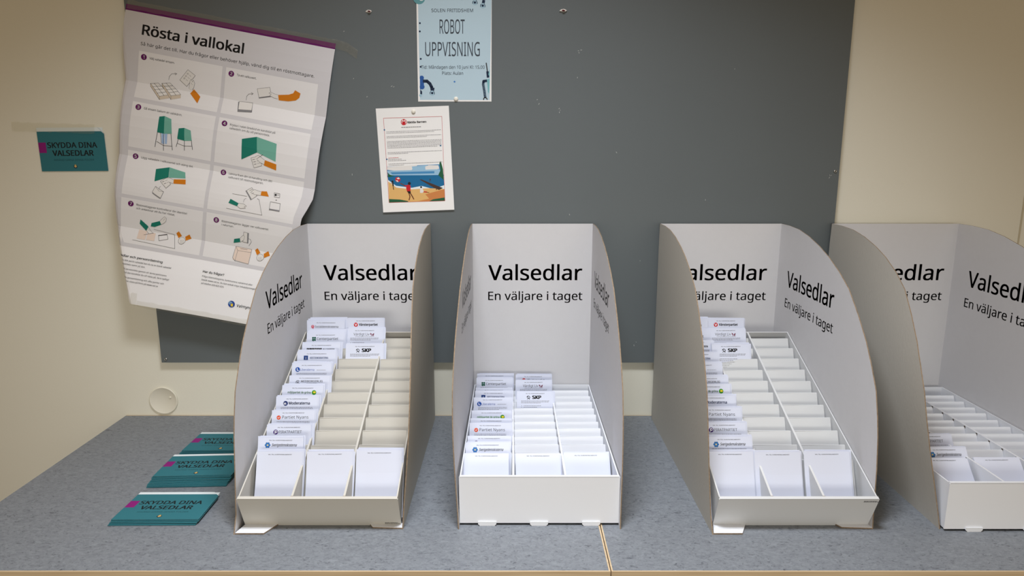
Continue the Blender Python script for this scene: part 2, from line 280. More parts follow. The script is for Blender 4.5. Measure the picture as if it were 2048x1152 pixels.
 'K':(867,[[730,188,867,0,817,0,768,0,718,0,600,159,482,318,364,478,330,448,296,418,262,388,262,259,262,129,262,0,220,0,178,0,136,0,136,333,136,667,136,1000,178,1000,220,1000,262,1000,262,836,262,671,262,507,290,539,318,570,347,602,376,634,405,666,434,697,524,798,614,899,704,1000,754,1000,803,1000,852,1000,719,855,587,710,455,564,592,376]]),
 'L':(734,[[324,0,136,0,136,333,136,667,136,1000,178,1000,220,1000,262,1000,262,704,262,408,262,112,408,112,553,112,699,112,699,75,699,37,699,0,511,0]]),
 'M':(1270,[[612,0,577,0,467,292,358,585,248,877,246,877,244,877,242,877,244,858,246,834,247,805,249,776,250,745,251,711,252,677,252,642,252,606,252,404,252,202,252,0,213,0,175,0,136,0,136,333,136,667,136,1000,198,1000,260,1000,322,1000,425,727,528,454,630,181,632,181,634,181,636,181,740,454,845,727,950,1000,1011,1000,1073,1000,1134,1000,1134,667,1134,333,1134,0,1093,0,1051,0,1010,0,1010,205,1010,410,1010,615,1010,648,1010,680,1011,712,1012,744,1014,775,1015,803,1017,832,1019,856,1020,875,1018,875,1016,875,1014,875,903,584,792,292,681,0,646,0]]),
 'N':(1064,[[929,333,929,0,880,0,831,0,782,0,603,277,425,554,246,831,245,831,243,831,241,831,243,809,244,784,246,754,247,725,249,694,250,660,251,627,252,593,252,559,252,373,252,186,252,0,213,0,175,0,136,0,136,333,136,667,136,1000,184,1000,233,1000,282,1000,459,724,637,448,815,172,817,172,819,172,821,172,820,187,819,210,817,239,816,269,814,302,813,338,812,373,811,406,811,436,811,624,811,812,811,1000,850,1000,889,1000,929,1000,929,667]]),
 'O':(1094,[[1008,605,1008,501,1008,424,999,354,979,291,959,228,930,173,891,127,853,82,805,47,747,22,690,-2,623,-14,548,-14,469,-14,401,-2,343,23,285,48,237,83,199,128,161,173,132,228,113,291,95,355,85,425,85,503,85,606,102,695,136,772,169,848,221,908,289,951,358,994,444,1015,549,1015,649,1015,733,994,801,952,869,909,921,849,956,772,991,695],[218,585,218,501,218,417,230,345,254,284,277,224,313,177,362,144,411,112,473,95,548,95,623,95,685,112,733,144,781,177,817,224,840,284,864,345,875,417,875,501,875,627,849,726,797,798,745,869,662,905,549,905,473,905,411,889,362,856,313,824,277,778,254,718,230,658]]),
 'P':(847,[[312,1000,401,1000,531,1000,627,974,686,923,746,872,776,799,776,706,776,665,769,625,756,588,742,550,720,516,689,486,658,456,617,433,566,415,514,398,451,389,377,389,338,389,300,389,262,389,262,260,262,130,262,0,220,0,178,0,136,0,136,333,136,667,136,1000,224,1000],[478,892,389,892,347,892,304,892,262,892,262,761,262,629,262,497,296,497,329,497,363,497,426,497,479,504,521,518,563,531,594,553,615,583,635,613,646,652,646,700,646,765,625,813,584,845,543,876]]),
 'R':(871,[[320,1000,412,1000,495,1000,563,989,617,968,671,947,711,916,737,874,763,832,776,779,776,716,776,662,766,618,746,583,727,547,702,519,672,498,641,477,609,460,576,448,667,299,759,149,850,0,801,0,752,0,703,0,622,138,542,275,461,413,394,413,328,413,262,413,262,275,262,138,262,0,220,0,178,0,136,0,136,333,136,667,136,1000,228,1000],[460,891,405,891,357,891,310,891,262,891,262,767,262,643,262,520,312,520,362,520,412,520,493,520,552,536,590,568,627,600,646,648,646,710,646,754,637,789,620,815,602,841,576,860,541,873,505,885]]),
 'S':(769,[[703,320,703,268,703,208,689,157,660,116,631,74,589,42,536,20,482,-3,419,-14,346,-14,309,-14,273,-12,239,-8,205,-5,174,1,146,8,118,15,93,23,71,34,71,74,71,114,71,154,105,139,147,126,197,113,247,101,298,95,352,95,401,95,443,102,476,115,510,128,535,147,552,171,569,195,577,224,577,256,577,289,570,317,556,339,542,361,518,382,484,401,450,420,402,440,342,462,299,478,261,495,229,513,197,532,170,552,148,576,127,599,111,626,100,655,89,685,84,720,84,759,84,812,98,858,125,896,152,933,189,963,237,983,285,1004,341,1014,403,1014,458,1014,509,1009,555,999,600,988,642,975,679,958,666,922,653,886,640,850,606,865,568,878,527,888,487,898,444,903,401,903,359,903,324,897,296,885,268,873,246,856,232,834,218,812,211,787,211,758,211,724,218,696,232,674,246,651,269,631,301,613,333,596,376,576,430,556,489,535,539,511,579,487,620,462,651,432,672,398,693,363]]),
 'T':(779,[[452,296,452,0,410,0,368,0,326,0,326,296,326,593,326,889,222,889,118,889,14,889,14,926,14,963,14,1000,264,1000,514,1000,763,1000,763,963,763,926,763,889,660,889,556,889,452,889,452,593]]),
 'U':(1024,[[896,569,896,353,896,284,882,222,854,166,826,110,784,67,726,34,669,2,596,-14,507,-14,383,-14,288,20,223,88,158,155,126,245,126,356,126,570,126,785,126,1000,168,1000,210,1000,252,1000,252,784,252,568,252,352,252,270,274,207,317,162,361,118,426,95,514,95,575,95,624,106,662,128,700,150,727,180,745,219,763,258,772,303,772,353,772,569,772,784,772,1000,813,1000,855,1000,896,1000,896,784]]),
 'V':(840,[[796,1000,840,1000,721,667,602,333,483,0,441,0,399,0,357,0,238,333,119,667,0,1000,44,1000,88,1000,132,1000,207,786,282,572,357,359,367,331,376,305,384,280,391,255,398,231,404,208,410,185,415,162,420,140,425,162,430,185,436,209,442,232,449,256,457,282,465,307,474,333,483,361,558,574,633,787,707,1000,752,1000]]),
 'W':(1303,[[1240,1000,1284,1000,1196,667,1107,333,1018,0,976,0,933,0,891,0,826,218,761,437,696,655,690,675,685,695,679,716,674,736,669,756,664,775,659,793,655,809,652,823,649,836,647,846,646,853,645,846,643,836,641,823,638,809,635,793,630,775,626,756,621,736,616,715,610,694,605,673,598,651,535,434,472,217,409,0,366,0,324,0,282,0,193,333,105,667,17,1000,61,1000,105,1000,148,1000,200,796,252,593,304,389,310,368,315,347,319,326,324,305,328,284,333,264,337,244,340,225,343,206,346,187,349,169,352,151,354,170,357,189,361,209,364,228,368,249,373,270,377,291,382,312,388,333,394,355,399,376,405,396,464,598,522,799,581,1000,625,1000,668,1000,711,1000,773,797,834,595,895,392,901,371,908,349,913,327,919,305,924,284,929,263,933,243,937,223,940,204,944,185,947,167,950,151,952,175,956,199,961,225,965,250,971,277,978,305,984,333,991,362,999,391,1050,594,1101,797,1153,1000,1197,1000]]),
 'X':(821,[[704,175,815,0,768,0,720,0,672,0,584,145,496,289,408,434,318,289,228,145,139,0,94,0,50,0,6,0,116,174,227,347,338,521,234,681,130,840,27,1000,73,1000,120,1000,167,1000,248,869,330,739,412,608,494,739,576,869,658,1000,703,1000,747,1000,791,1000,688,841,585,683,482,524,593,349]]),
 'Y':(793,[[310,672,396,508,483,672,570,836,657,1000,702,1000,747,1000,793,1000,682,796,570,592,459,388,459,259,459,129,459,0,417,0,375,0,333,0,333,127,333,255,333,382,222,588,111,794,0,1000,46,1000,92,1000,137,1000,224,836]]),
 'a':(786,[[355,763,403,763,495,763,563,743,606,703,650,663,672,599,672,511,672,341,672,170,672,0,642,0,613,0,583,0,575,35,567,71,559,106,557,106,555,106,553,106,532,79,510,57,487,39,464,20,438,7,408,-1,379,-10,343,-14,301,-14,256,-14,216,-6,180,10,144,26,116,50,95,83,75,116,64,158,64,209,64,283,94,341,153,382,211,422,302,444,424,448,467,450,509,451,552,452,552,467,552,482,552,497,552,560,538,603,511,627,484,652,446,664,396,664,357,664,320,658,284,646,249,635,216,621,185,606,172,637,160,668,147,699,180,717,218,732,263,744,308,757],[477,364,440,363,346,359,282,344,246,318,210,292,192,255,192,207,192,165,205,134,230,115,256,95,289,85,329,85,393,85,445,103,487,138,529,173,550,227,550,300,550,322,550,345,550,367,514,366]]),
 'b':(861,[[242,892,242,805,242,774,242,744,240,716,239,689,237,667,235,651,238,651,240,651,242,651,264,683,293,710,331,731,368,753,416,763,475,763,568,763,643,731,700,666,756,601,784,504,784,375,784,289,771,218,746,160,720,102,684,58,637,29,591,0,536,-14,475,-14,416,-14,368,-3,331,18,293,40,264,65,242,95,239,95,236,95,232,95,224,63,216,32,207,0,178,0,148,0,119,0,119,355,119,710,119,1064,160,1064,201,1064,242,1064,242,978],[523,661,454,661,401,661,359,651,328,631,297,611,275,580,262,539,249,497,242,444,242,380,242,378,242,376,242,374,242,282,257,211,288,162,318,113,374,88,457,88,524,88,574,113,607,162,640,212,657,283,657,377,657,471,640,542,607,590,574,637]]),
 'c':(672,[[463,-14,420,-14,354,-14,295,0,243,27,191,54,151,96,121,153,92,210,77,282,77,371,77,464,92,539,123,597,154,655,196,697,249,724,301,751,361,765,429,765,467,765,504,761,539,753,575,745,604,735,626,724,613,690,601,656,588,622,566,630,540,638,510,646,480,653,452,657,426,657,375,657,334,646,301,625,268,603,244,571,228,529,212,487,204,435,204,373,204,313,212,262,228,220,244,178,268,146,300,125,331,103,371,92,419,92,460,92,496,97,527,105,559,113,587,124,613,136,613,99,613,63,613,27,588,14,560,4,530,-4,500,-11]]),
 'd':(861,[[424,-14,385,-14,292,-14,217,18,161,83,105,148,77,245,77,374,77,503,105,600,162,666,218,732,293,765,387,765,426,765,460,760,489,750,518,740,543,727,564,710,586,693,604,675,619,654,622,654,625,654,627,654,627,666,625,684,623,708,620,732,619,751,619,765,619,865,619,965,619,1064,660,1064,701,1064,742,1064,742,710,742,355,742,0,709,0,676,0,643,0,637,34,631,67,625,101,623,101,621,101,619,101,604,79,586,60,564,43,543,25,518,12,488,1,459,-9],[338,88,405,88,484,88,540,110,572,153,604,197,620,262,620,350,620,358,620,365,620,373,620,466,605,538,574,588,543,637,486,662,403,662,337,662,287,636,254,583,221,531,204,460,204,371,204,282,221,212,254,162,287,113]]),
 'e':(790,[[343,765,409,765,473,765,529,751,575,723,621,695,657,655,681,604,706,553,718,494,718,426,718,401,718,376,718,352,547,352,376,352,204,352,206,267,228,202,270,158,311,113,369,91,444,91,492,91,534,95,571,104,608,113,646,126,685,143,685,107,685,71,685,35,647,18,609,6,571,-2,534,-10,490,-14,438,-14,367,-14,305,0,250,29,195,58,153,102,123,159,92,216,77,287,77,370,77,452,91,522,118,581,146,640,185,685,235,717,285,749],[450,664,408,664,349,664,302,645,268,607,234,569,214,517,207,450,335,450,462,450,590,450,590,493,583,530,570,562,557,593,537,618,511,637,484,655]]),
 'f':(482,[[465,687,465,655,402,655,339,655,276,655,276,437,276,218,276,0,235,0,194,0,153,0,153,218,153,437,153,655,109,655,65,655,21,655,21,675,21,694,21,713,65,727,109,741,153,755,153,769,153,784,153,798,153,863,162,915,181,955,201,995,228,1025,265,1043,301,1062,345,1071,396,1071,426,1071,454,1069,478,1064,503,1059,524,1053,542,1046,531,1014,521,982,510,950,495,954,478,959,458,964,438,968,418,971,398,971,357,971,326,957,306,929,286,902,276,859,276,800,276,783,276,767,276,751,339,751,402,751,465,751,465,719]]),
 'g':(861,[[289,765,385,765,435,765,479,755,519,737,559,718,592,690,620,651,623,651,625,651,627,651,633,684,639,718,644,751,677,751,710,751,742,751,742,496,742,242,742,-13,742,-84,730,-143,706,-191,682,-239,645,-275,595,-300,546,-324,483,-336,406,-336,352,-336,302,-332,257,-324,212,-316,171,-304,136,-289,136,-251,136,-213,136,-175,171,-194,213,-208,261,-218,308,-229,359,-234,413,-234,478,-234,528,-215,565,-177,602,-139,620,-88,620,-22,620,-13,620,-3,620,7,620,18,621,34,622,55,623,76,624,91,625,99,623,99,621,99,619,99,593,61,560,33,522,14,483,-5,438,-14,387,-14,289,-14,214,20,159,88,104,156,77,252,77,374,77,493,104,588,159,659,214,729],[452,661,402,661,360,661,324,650,295,627,265,605,243,572,228,529,212,486,204,434,204,373,204,280,222,209,256,160,290,111,339,87,405,87,443,87,476,92,503,102,530,111,552,127,570,148,588,169,601,196,609,228,618,261,622,300,622,345,622,354,622,364,622,374,622,442,614,497,599,539,583,581,559,612,527,632,494,651]]),
 'h':(866,[[242,856,242,752,242,734,242,716,240,697,239,679,237,662,235,647,238,647,241,647,244,647,260,673,280,695,304,711,328,728,355,741,385,750,415,759,446,763,478,763,538,763,589,754,630,735,670,715,701,686,721,646,742,606,752,553,752,489,752,326,752,163,752,0,711,0,671,0,630,0,630,160,630,320,630,480,630,541,617,586,590,616,563,646,520,661,462,661,406,661,362,651,331,630,299,609,276,578,263,537,249,496,242,447,242,388,242,259,242,129,242,0,201,0,160,0,119,0,119,355,119,710,119,1064,160,1064,201,1064,242,1064,242,960]]),
 'i':(361,[[201,751,242,751,242,500,242,250,242,0,201,0,160,0,119,0,119,250,119,500,119,751,160,751],[162,1032,182,1032,201,1032,217,1026,232,1013,246,1001,254,981,254,954,254,928,246,908,232,895,217,882,201,875,182,875,162,875,144,882,130,895,116,908,109,928,109,954,109,981,116,1001,130,1013,144,1026]]),
 'j':(361,[[80,-336,31,-336,7,-336,-13,-335,-31,-331,-49,-328,-64,-324,-77,-319,-77,-286,-77,-253,-77,-220,-63,-224,-49,-227,-34,-230,-19,-232,-2,-234,15,-234,45,-234,70,-226,90,-209,109,-193,119,-162,119,-116,119,173,119,462,119,751,160,751,201,751,242,751,242,463,242,176,242,-112,242,-159,235,-199,220,-232,205,-266,182,-292,151,-310,120,-327],[109,928,109,954,109,981,116,1001,130,1013,144,1026,162,1032,182,1032,201,1032,217,1026,232,1013,246,1001,254,981,254,954,254,928,246,908,232,895,217,882,201,875,182,875,162,875,144,882,130,895,116,908]]),
 'k':(748,[[241,694,241,508,241,493,240,474,239,450,237,425,236,404,235,387,237,387,239,387,241,387,246,394,255,405,266,419,277,433,289,447,300,461,312,476,322,488,331,497,410,582,490,666,570,751,618,751,666,751,714,751,613,644,512,537,410,430,519,287,627,143,735,0,686,0,636,0,587,0,500,117,413,233,326,350,298,325,269,301,241,276,241,184,241,92,241,0,200,0,160,0,119,0,119,355,119,710,119,1064,160,1064,200,1064,241,1064,241,879]]),
 'l':(361,[[242,355,242,0,201,0,160,0,119,0,119,355,119,710,119,1064,160,1064,201,1064,242,1064,242,710]]),
 'm':(1310,[[894,765,943,765,1028,765,1091,743,1133,700,1175,656,1196,586,1196,489,1196,326,1196,163,1196,0,1155,0,1115,0,1074,0,1074,161,1074,322,1074,483,1074,542,1062,586,1037,616,1012,646,974,661,922,661,849,661,797,640,765,598,734,556,718,495,718,415,718,276,718,138,718,0,678,0,637,0,597,0,597,161,597,322,597,483,597,522,591,555,580,582,569,609,552,628,529,641,507,655,478,661,443,661,392,661,352,651,324,630,295,609,274,578,261,538,249,498,242,448,242,389,242,260,242,130,242,0,201,0,160,0,119,0,119,250,119,500,119,751,152,751,185,751,218,751,225,717,231,683,237,648,239,648,241,648,244,648,260,675,279,696,302,714,325,731,350,744,378,752,406,761,435,765,465,765,523,765,571,754,610,734,649,713,677,682,695,639,697,639,699,639,702,639,727,682,761,713,805,734,848,754]]),
 'n':(866,[[449,765,480,765,570,765,638,743,683,700,729,656,752,586,752,489,752,326,752,163,752,0,711,0,671,0,630,0,630,160,630,320,630,480,630,541,617,586,590,616,563,646,520,661,462,661,379,661,322,638,290,591,258,544,242,477,242,389,242,260,242,130,242,0,201,0,160,0,119,0,119,250,119,500,119,751,152,751,185,751,218,751,225,717,231,683,237,648,239,648,241,648,244,648,261,675,281,696,306,714,331,731,358,744,388,752,418,761]]),
 'o':(847,[[772,460,772,377,772,314,764,259,747,211,731,163,708,122,677,88,647,55,610,29,567,12,523,-5,475,-14,422,-14,372,-14,326,-5,284,12,242,29,206,55,175,88,144,122,120,163,103,211,86,259,77,314,77,377,77,460,91,530,119,588,147,645,187,689,239,719,292,750,354,765,426,765,494,765,554,750,606,719,658,689,698,645,728,588,757,530],[204,465,204,377,204,318,212,267,228,223,243,180,267,147,300,123,332,100,374,88,424,88,475,88,516,100,549,123,582,147,606,180,621,223,637,267,644,318,644,377,644,437,636,487,620,529,605,571,581,604,548,627,516,650,474,661,423,661,346,661,291,636,256,585,222,535]]),
 'p':(861,[[436,765,476,765,569,765,643,732,700,668,756,604,784,507,784,377,784,292,771,220,746,162,720,103,684,60,638,30,592,1,537,-14,475,-14,437,-14,402,-9,373,1,343,12,317,25,296,41,275,58,257,76,242,95,239,95,237,95,234,95,236,79,238,59,239,35,241,11,242,-10,242,-28,242,-131,242,-233,242,-336,201,-336,160,-336,119,-336,119,26,119,388,119,751,153,751,186,751,220,751,225,717,231,683,237,648,239,648,240,648,242,648,257,670,275,690,296,707,317,725,342,739,372,749,401,760],[523,661,454,661,403,661,363,651,332,632,301,613,279,585,265,546,251,508,243,459,242,401,242,393,242,385,242,377,242,315,249,263,262,220,275,177,297,144,328,122,360,99,402,88,457,88,502,88,540,101,569,126,599,151,621,186,635,229,650,272,657,322,657,378,657,464,640,533,607,584,574,635]]),
 'r':(578,[[435,765,469,765,483,765,498,764,515,763,531,761,545,759,557,756,552,718,547,681,542,643,530,646,517,648,502,650,488,652,474,653,461,653,432,653,404,647,378,634,352,622,329,605,308,583,288,561,271,535,260,504,248,473,242,439,242,401,242,267,242,134,242,0,201,0,160,0,119,0,119,250,119,500,119,751,153,751,186,751,220,751,225,705,229,659,234,613,236,613,238,613,239,613,255,641,275,667,297,690,319,713,345,731,374,744,403,758]]),
 's':(671,[[608,247,608,207,608,159,596,118,571,85,547,53,513,28,468,11,423,-6,370,-14,308,-14,256,-14,211,-10,173,-1,135,7,102,19,73,34,73,71,73,108,73,146,103,131,139,117,181,104,224,92,267,85,311,85,373,85,419,95,447,116,475,136,489,162,489,196,489,215,484,232,473,246,463,261,445,276,418,291,391,306,353,323,304,342,255,360,214,379,179,398,145,416,118,439,99,465,81,491,71,525,71,566,71,629,97,678,149,713,201,747,269,765,353,765,399,765,441,760,481,751,521,743,558,730,592,714,578,682,564,649,550,616,519,629,486,641,451,650,416,659,381,664,345,664,294,664,256,656,229,639,202,623,189,601,189,573,189,552,195,535,207,520,219,506,240,492,268,478,297,465,334,448,382,430,430,412,471,394,504,375,538,357,563,334,581,307,599,281]]),
 't':(506,[[335,87,370,87,388,87,408,88,427,92,447,95,463,99,475,102,475,71,475,40,475,8,462,2,443,-4,419,-8,394,-12,371,-14,349,-14,310,-14,273,-7,240,6,207,20,180,43,160,77,139,111,129,158,129,218,129,364,129,510,129,655,93,655,58,655,22,655,22,675,22,695,22,714,58,731,94,747,130,763,147,817,163,870,179,923,204,923,228,923,252,923,252,866,252,808,252,751,324,751,397,751,469,751,469,719,469,687,469,655,397,655,324,655,252,655,252,511,252,366,252,221,252,176,263,142,285,120,307,98]]),
 'u':(866,[[705,751,746,751,746,500,746,250,746,0,713,0,679,0,646,0,640,33,634,66,627,99,626,99,624,99,622,99,606,73,585,52,560,35,535,18,507,6,478,-2,448,-10,416,-14,384,-14,324,-14,274,-4,233,15,193,34,162,63,141,104,121,144,111,196,111,259,111,423,111,587,111,751,152,751,194,751,235,751,235,590,235,429,235,268,235,208,249,163,276,133,303,103,345,88,402,88,458,88,502,99,534,120,567,141,589,172,603,212,616,253,623,302,623,360,623,490,623,620,623,751,664,751]]),
 'v':(711,[[331,0,284,0,190,250,95,500,0,751,44,751,88,751,132,751,185,603,238,456,291,308,299,288,307,265,315,239,324,214,331,190,338,167,344,144,349,125,352,109,353,109,355,109,357,109,361,125,366,145,373,168,380,191,388,216,397,241,406,266,414,289,420,308,473,456,527,603,580,751,624,751,668,751,711,751,616,500,521,250,426,0,379,0]]),
 'w':(1101,[[647,283,604,424,598,444,592,463,587,482,581,502,576,520,572,537,568,554,564,570,560,585,556,600,554,613,552,623,550,623,548,623,546,623,544,613,542,600,539,585,535,570,532,554,527,536,523,519,518,500,513,481,508,462,502,443,496,423,451,282,406,142,361,1,315,1,268,1,221,1,153,252,84,502,15,752,58,752,100,752,143,752,177,619,212,485,246,352,254,324,261,297,268,270,274,242,280,216,285,191,290,166,294,145,296,127,297,127,299,127,301,127,304,139,307,153,311,169,315,186,319,204,323,223,327,241,332,260,337,279,342,297,347,314,352,329,396,470,440,611,485,752,529,752,574,752,619,752,662,611,705,470,748,329,754,308,761,285,768,261,775,236,782,213,787,190,793,167,796,147,798,129,800,129,802,129,804,129,806,145,809,165,814,188,820,212,826,238,833,267,840,295,847,324,854,352,889,485,924,619,959,752,1001,752,1043,752,1085,752,1016,502,946,252,877,1,829,1,781,1,732,1,690,142]]),
 'x':(741,[[206,256,297,384,211,506,124,628,38,751,85,751,131,751,178,751,242,656,307,562,371,468,435,562,499,656,563,751,609,751,655,751,702,751,615,628,529,506,443,384,534,256,625,128,716,0,669,0,622,0,576,0,507,100,439,200,371,300,302,200,233,100,164,0,118,0,71,0,25,0,116,128]]),
 'y':(714,[[102,500,1,751,45,751,89,751,133,751,187,608,241,466,296,324,305,298,313,274,321,251,329,227,337,205,343,183,350,161,355,140,359,119,360,119,362,119,364,119,370,142,379,173,391,211,403,249,415,287,429,325,479,467,530,609,581,751,626,751,670,751,714,751,606,466,499,181,391,-104,373,-150,352,-191,328,-226,305,-261,276,-288,242,-307,208,-327,166,-336,118,-336,95,-336,76,-335,59,-333,42,-330,28,-328,15,-325,15,-292,15,-260,15,-227,26,-229,38,-231,53,-232,67,-234,82,-235,98,-235,127,-235,152,-230,173,-219,194,-208,212,-193,227,-173,242,-153,254,-129,265,-102,278,-69,291,-36,304,-3,203,248]]),
 'z':(658,[[604,32,604,0,421,0,238,0,55,0,55,27,55,54,55,81,189,273,324,464,458,655,331,655,205,655,78,655,78,687,78,719,78,751,250,751,422,751,594,751,594,720,594,689,594,658,461,471,329,283,196,95,332,95,468,95,604,95,604,63]]),
 'Ä':(895,[[807,0,763,0,723,103,683,206,643,310,511,310,379,310,246,310,207,206,167,103,127,0,85,0,42,0,0,0,130,335,261,669,391,1004,429,1004,466,1004,504,1004,634,669,764,335,894,0,850,0],[530,623,493,724,490,732,486,745,479,765,472,784,466,805,460,826,454,847,449,863,445,874,441,855,436,836,431,817,426,798,420,781,415,765,410,749,406,735,402,724,364,623,326,522,289,422,394,422,500,422,605,422,568,522],[249,1180,249,1203,249,1227,256,1245,269,1256,282,1266,297,1272,315,1272,333,1272,348,1266,361,1256,374,1245,381,1227,381,1203,381,1180,374,1162,361,1151,348,1139,333,1133,315,1133,297,1133,282,1139,269,1151,256,1162],[513,1180,513,1203,513,1227,519,1245,532,1256,544,1266,559,1272,577,1272,595,1272,610,1266,623,1256,636,1245,643,1227,643,1203,643,1180,636,1162,623,1151,610,1139,595,1133,577,1133,559,1133,544,1139,532,1151,519,1162]]),
 'Å':(895,[[807,0,763,0,723,103,683,206,643,310,511,310,379,310,246,310,207,206,167,103,127,0,85,0,42,0,0,0,130,335,261,669,391,1004,429,1004,466,1004,504,1004,634,669,764,335,894,0,850,0],[530,623,493,724,490,732,486,745,479,765,472,784,466,805,460,826,454,847,449,863,445,874,441,855,436,836,431,817,426,798,420,781,415,765,410,749,406,735,402,724,364,623,326,522,289,422,394,422,500,422,605,422,568,522],[489,934,444,934,398,934,361,947,333,973,305,1000,291,1036,291,1083,291,1129,305,1165,333,1191,361,1217,398,1230,444,1230,488,1230,525,1217,555,1191,585,1165,599,1130,599,1084,599,1036,585,1000,555,973,526,947],[419,1004,444,1004,467,1004,486,1011,501,1025,515,1039,522,1058,522,1083,522,1107,515,1126,500,1140,485,1154,466,1161,444,1161,422,1161,403,1154,388,1140,373,1126,366,1107,366,1083,366,1058,372,1039,386,1025,399,1011]]),
 'Ö':(1094,[[1008,605,1008,501,1008,424,999,354,979,291,959,228,930,173,891,127,853,82,805,47,747,22,690,-2,623,-14,548,-14,469,-14,401,-2,343,23,285,48,237,83,199,128,161,173,132,228,113,291,95,355,85,425,85,503,85,606,102,695,136,772,169,848,221,908,289,951,358,994,444,1015,549,1015,649,1015,733,994,801,952,869,909,921,849,956,772,991,695],[218,585,218,501,218,417,230,345,254,284,277,224,313,177,362,144,411,112,473,95,548,95,623,95,685,112,733,144,781,177,817,224,840,284,864,345,875,417,875,501,875,627,849,726,797,798,745,869,662,905,549,905,473,905,411,889,362,856,313,824,277,778,254,718,230,658],[352,1180,352,1203,352,1227,358,1245,371,1256,384,1266,400,1272,417,1272,435,1272,451,1266,464,1256,477,1245,483,1227,483,1203,483,1180,477,1162,464,1151,451,1139,435,1133,417,1133,400,1133,384,1139,371,1151,358,1162],[615,1180,615,1203,615,1227,621,1245,634,1256,646,1266,662,1272,679,1272,697,1272,712,1266,725,1256,739,1245,745,1227,745,1203,745,1180,739,1162,725,1151,712,1139,697,1133,679,1133,662,1133,646,1139,634,1151,621,1162]]),
 'ä':(786,[[355,763,403,763,495,763,563,743,606,703,650,663,672,599,672,511,672,341,672,170,672,0,642,0,613,0,583,0,575,35,567,71,559,106,557,106,555,106,553,106,532,79,510,57,487,39,464,20,438,7,408,-1,379,-10,343,-14,301,-14,256,-14,216,-6,180,10,144,26,116,50,95,83,75,116,64,158,64,209,64,283,94,341,153,382,211,422,302,444,424,448,467,450,509,451,552,452,552,467,552,482,552,497,552,560,538,603,511,627,484,652,446,664,396,664,357,664,320,658,284,646,249,635,216,621,185,606,172,637,160,668,147,699,180,717,218,732,263,744,308,757],[477,364,440,363,346,359,282,344,246,318,210,292,192,255,192,207,192,165,205,134,230,115,256,95,289,85,329,85,393,85,445,103,487,138,529,173,550,227,550,300,550,322,550,345,550,367,514,366],[197,930,197,954,197,978,204,996,217,1006,230,1017,246,1022,263,1022,281,1022,296,1017,310,1006,323,996,329,978,329,954,329,930,323,913,310,901,296,890,281,884,263,884,246,884,230,890,217,901,204,913],[461,930,461,954,461,978,467,996,480,1006,492,1017,507,1022,525,1022,543,1022,558,1017,571,1006,585,996,591,978,591,954,591,930,585,913,571,901,558,890,543,884,525,884,507,884,492,890,480,901,467,913]]),
 'å':(786,[[355,763,403,763,495,763,563,743,606,703,650,663,672,599,672,511,672,341,672,170,672,0,642,0,613,0,583,0,575,35,567,71,559,106,557,106,555,106,553,106,532,79,510,57,487,39,464,20,438,7,408,-1,379,-10,343,-14,301,-14,256,-14,216,-6,180,10,144,26,116,50,95,83,75,116,64,158,64,209,64,283,94,341,153,382,211,422,302,444,424,448,467,450,509,451,552,452,552,467,552,482,552,497,552,560,538,603,511,627,484,652,446,664,396,664,357,664,320,658,284,646,249,635,216,621,185,606,172,637,160,668,147,699,180,717,218,732,263,744,308,757],[477,364,440,363,346,359,282,344,246,318,210,292,192,255,192,207,192,165,205,134,230,115,256,95,289,85,329,85,393,85,445,103,487,138,529,173,550,227,550,300,550,322,550,345,550,367,514,366],[437,849,392,849,346,849,310,862,282,888,254,914,239,951,239,997,239,1044,254,1080,282,1106,310,1131,346,1144,392,1144,436,1144,473,1131,503,1106,533,1080,548,1044,548,999,548,951,533,914,504,888,474,862],[367,919,392,919,415,919,434,926,449,940,463,954,471,973,471,997,471,1021,463,1041,448,1055,433,1069,415,1076,392,1076,370,1076,351,1069,336,1055,321,1041,314,1021,314,997,314,973,320,954,334,940,348,926]]),
 'ö':(847,[[772,460,772,377,772,314,764,259,747,211,731,163,708,122,677,88,647,55,610,29,567,12,523,-5,475,-14,422,-14,372,-14,326,-5,284,12,242,29,206,55,175,88,144,122,120,163,103,211,86,259,77,314,77,377,77,460,91,530,119,588,147,645,187,689,239,719,292,750,354,765,426,765,494,765,554,750,606,719,658,689,698,645,728,588,757,530],[204,465,204,377,204,318,212,267,228,223,243,180,267,147,300,123,332,100,374,88,424,88,475,88,516,100,549,123,582,147,606,180,621,223,637,267,644,318,644,377,644,437,636,487,620,529,605,571,581,604,548,627,516,650,474,661,423,661,346,661,291,636,256,585,222,535],[228,930,228,954,228,978,235,996,248,1006,261,1017,276,1022,294,1022,312,1022,327,1017,340,1006,353,996,360,978,360,954,360,930,353,913,340,901,327,890,312,884,294,884,276,884,261,890,248,901,235,913],[492,930,492,954,492,978,498,996,511,1006,523,1017,538,1022,556,1022,574,1022,589,1017,602,1006,615,996,622,978,622,954,622,930,615,913,602,901,589,890,574,884,556,884,538,884,523,890,511,901,498,913]]),
}
TCACHE = {}
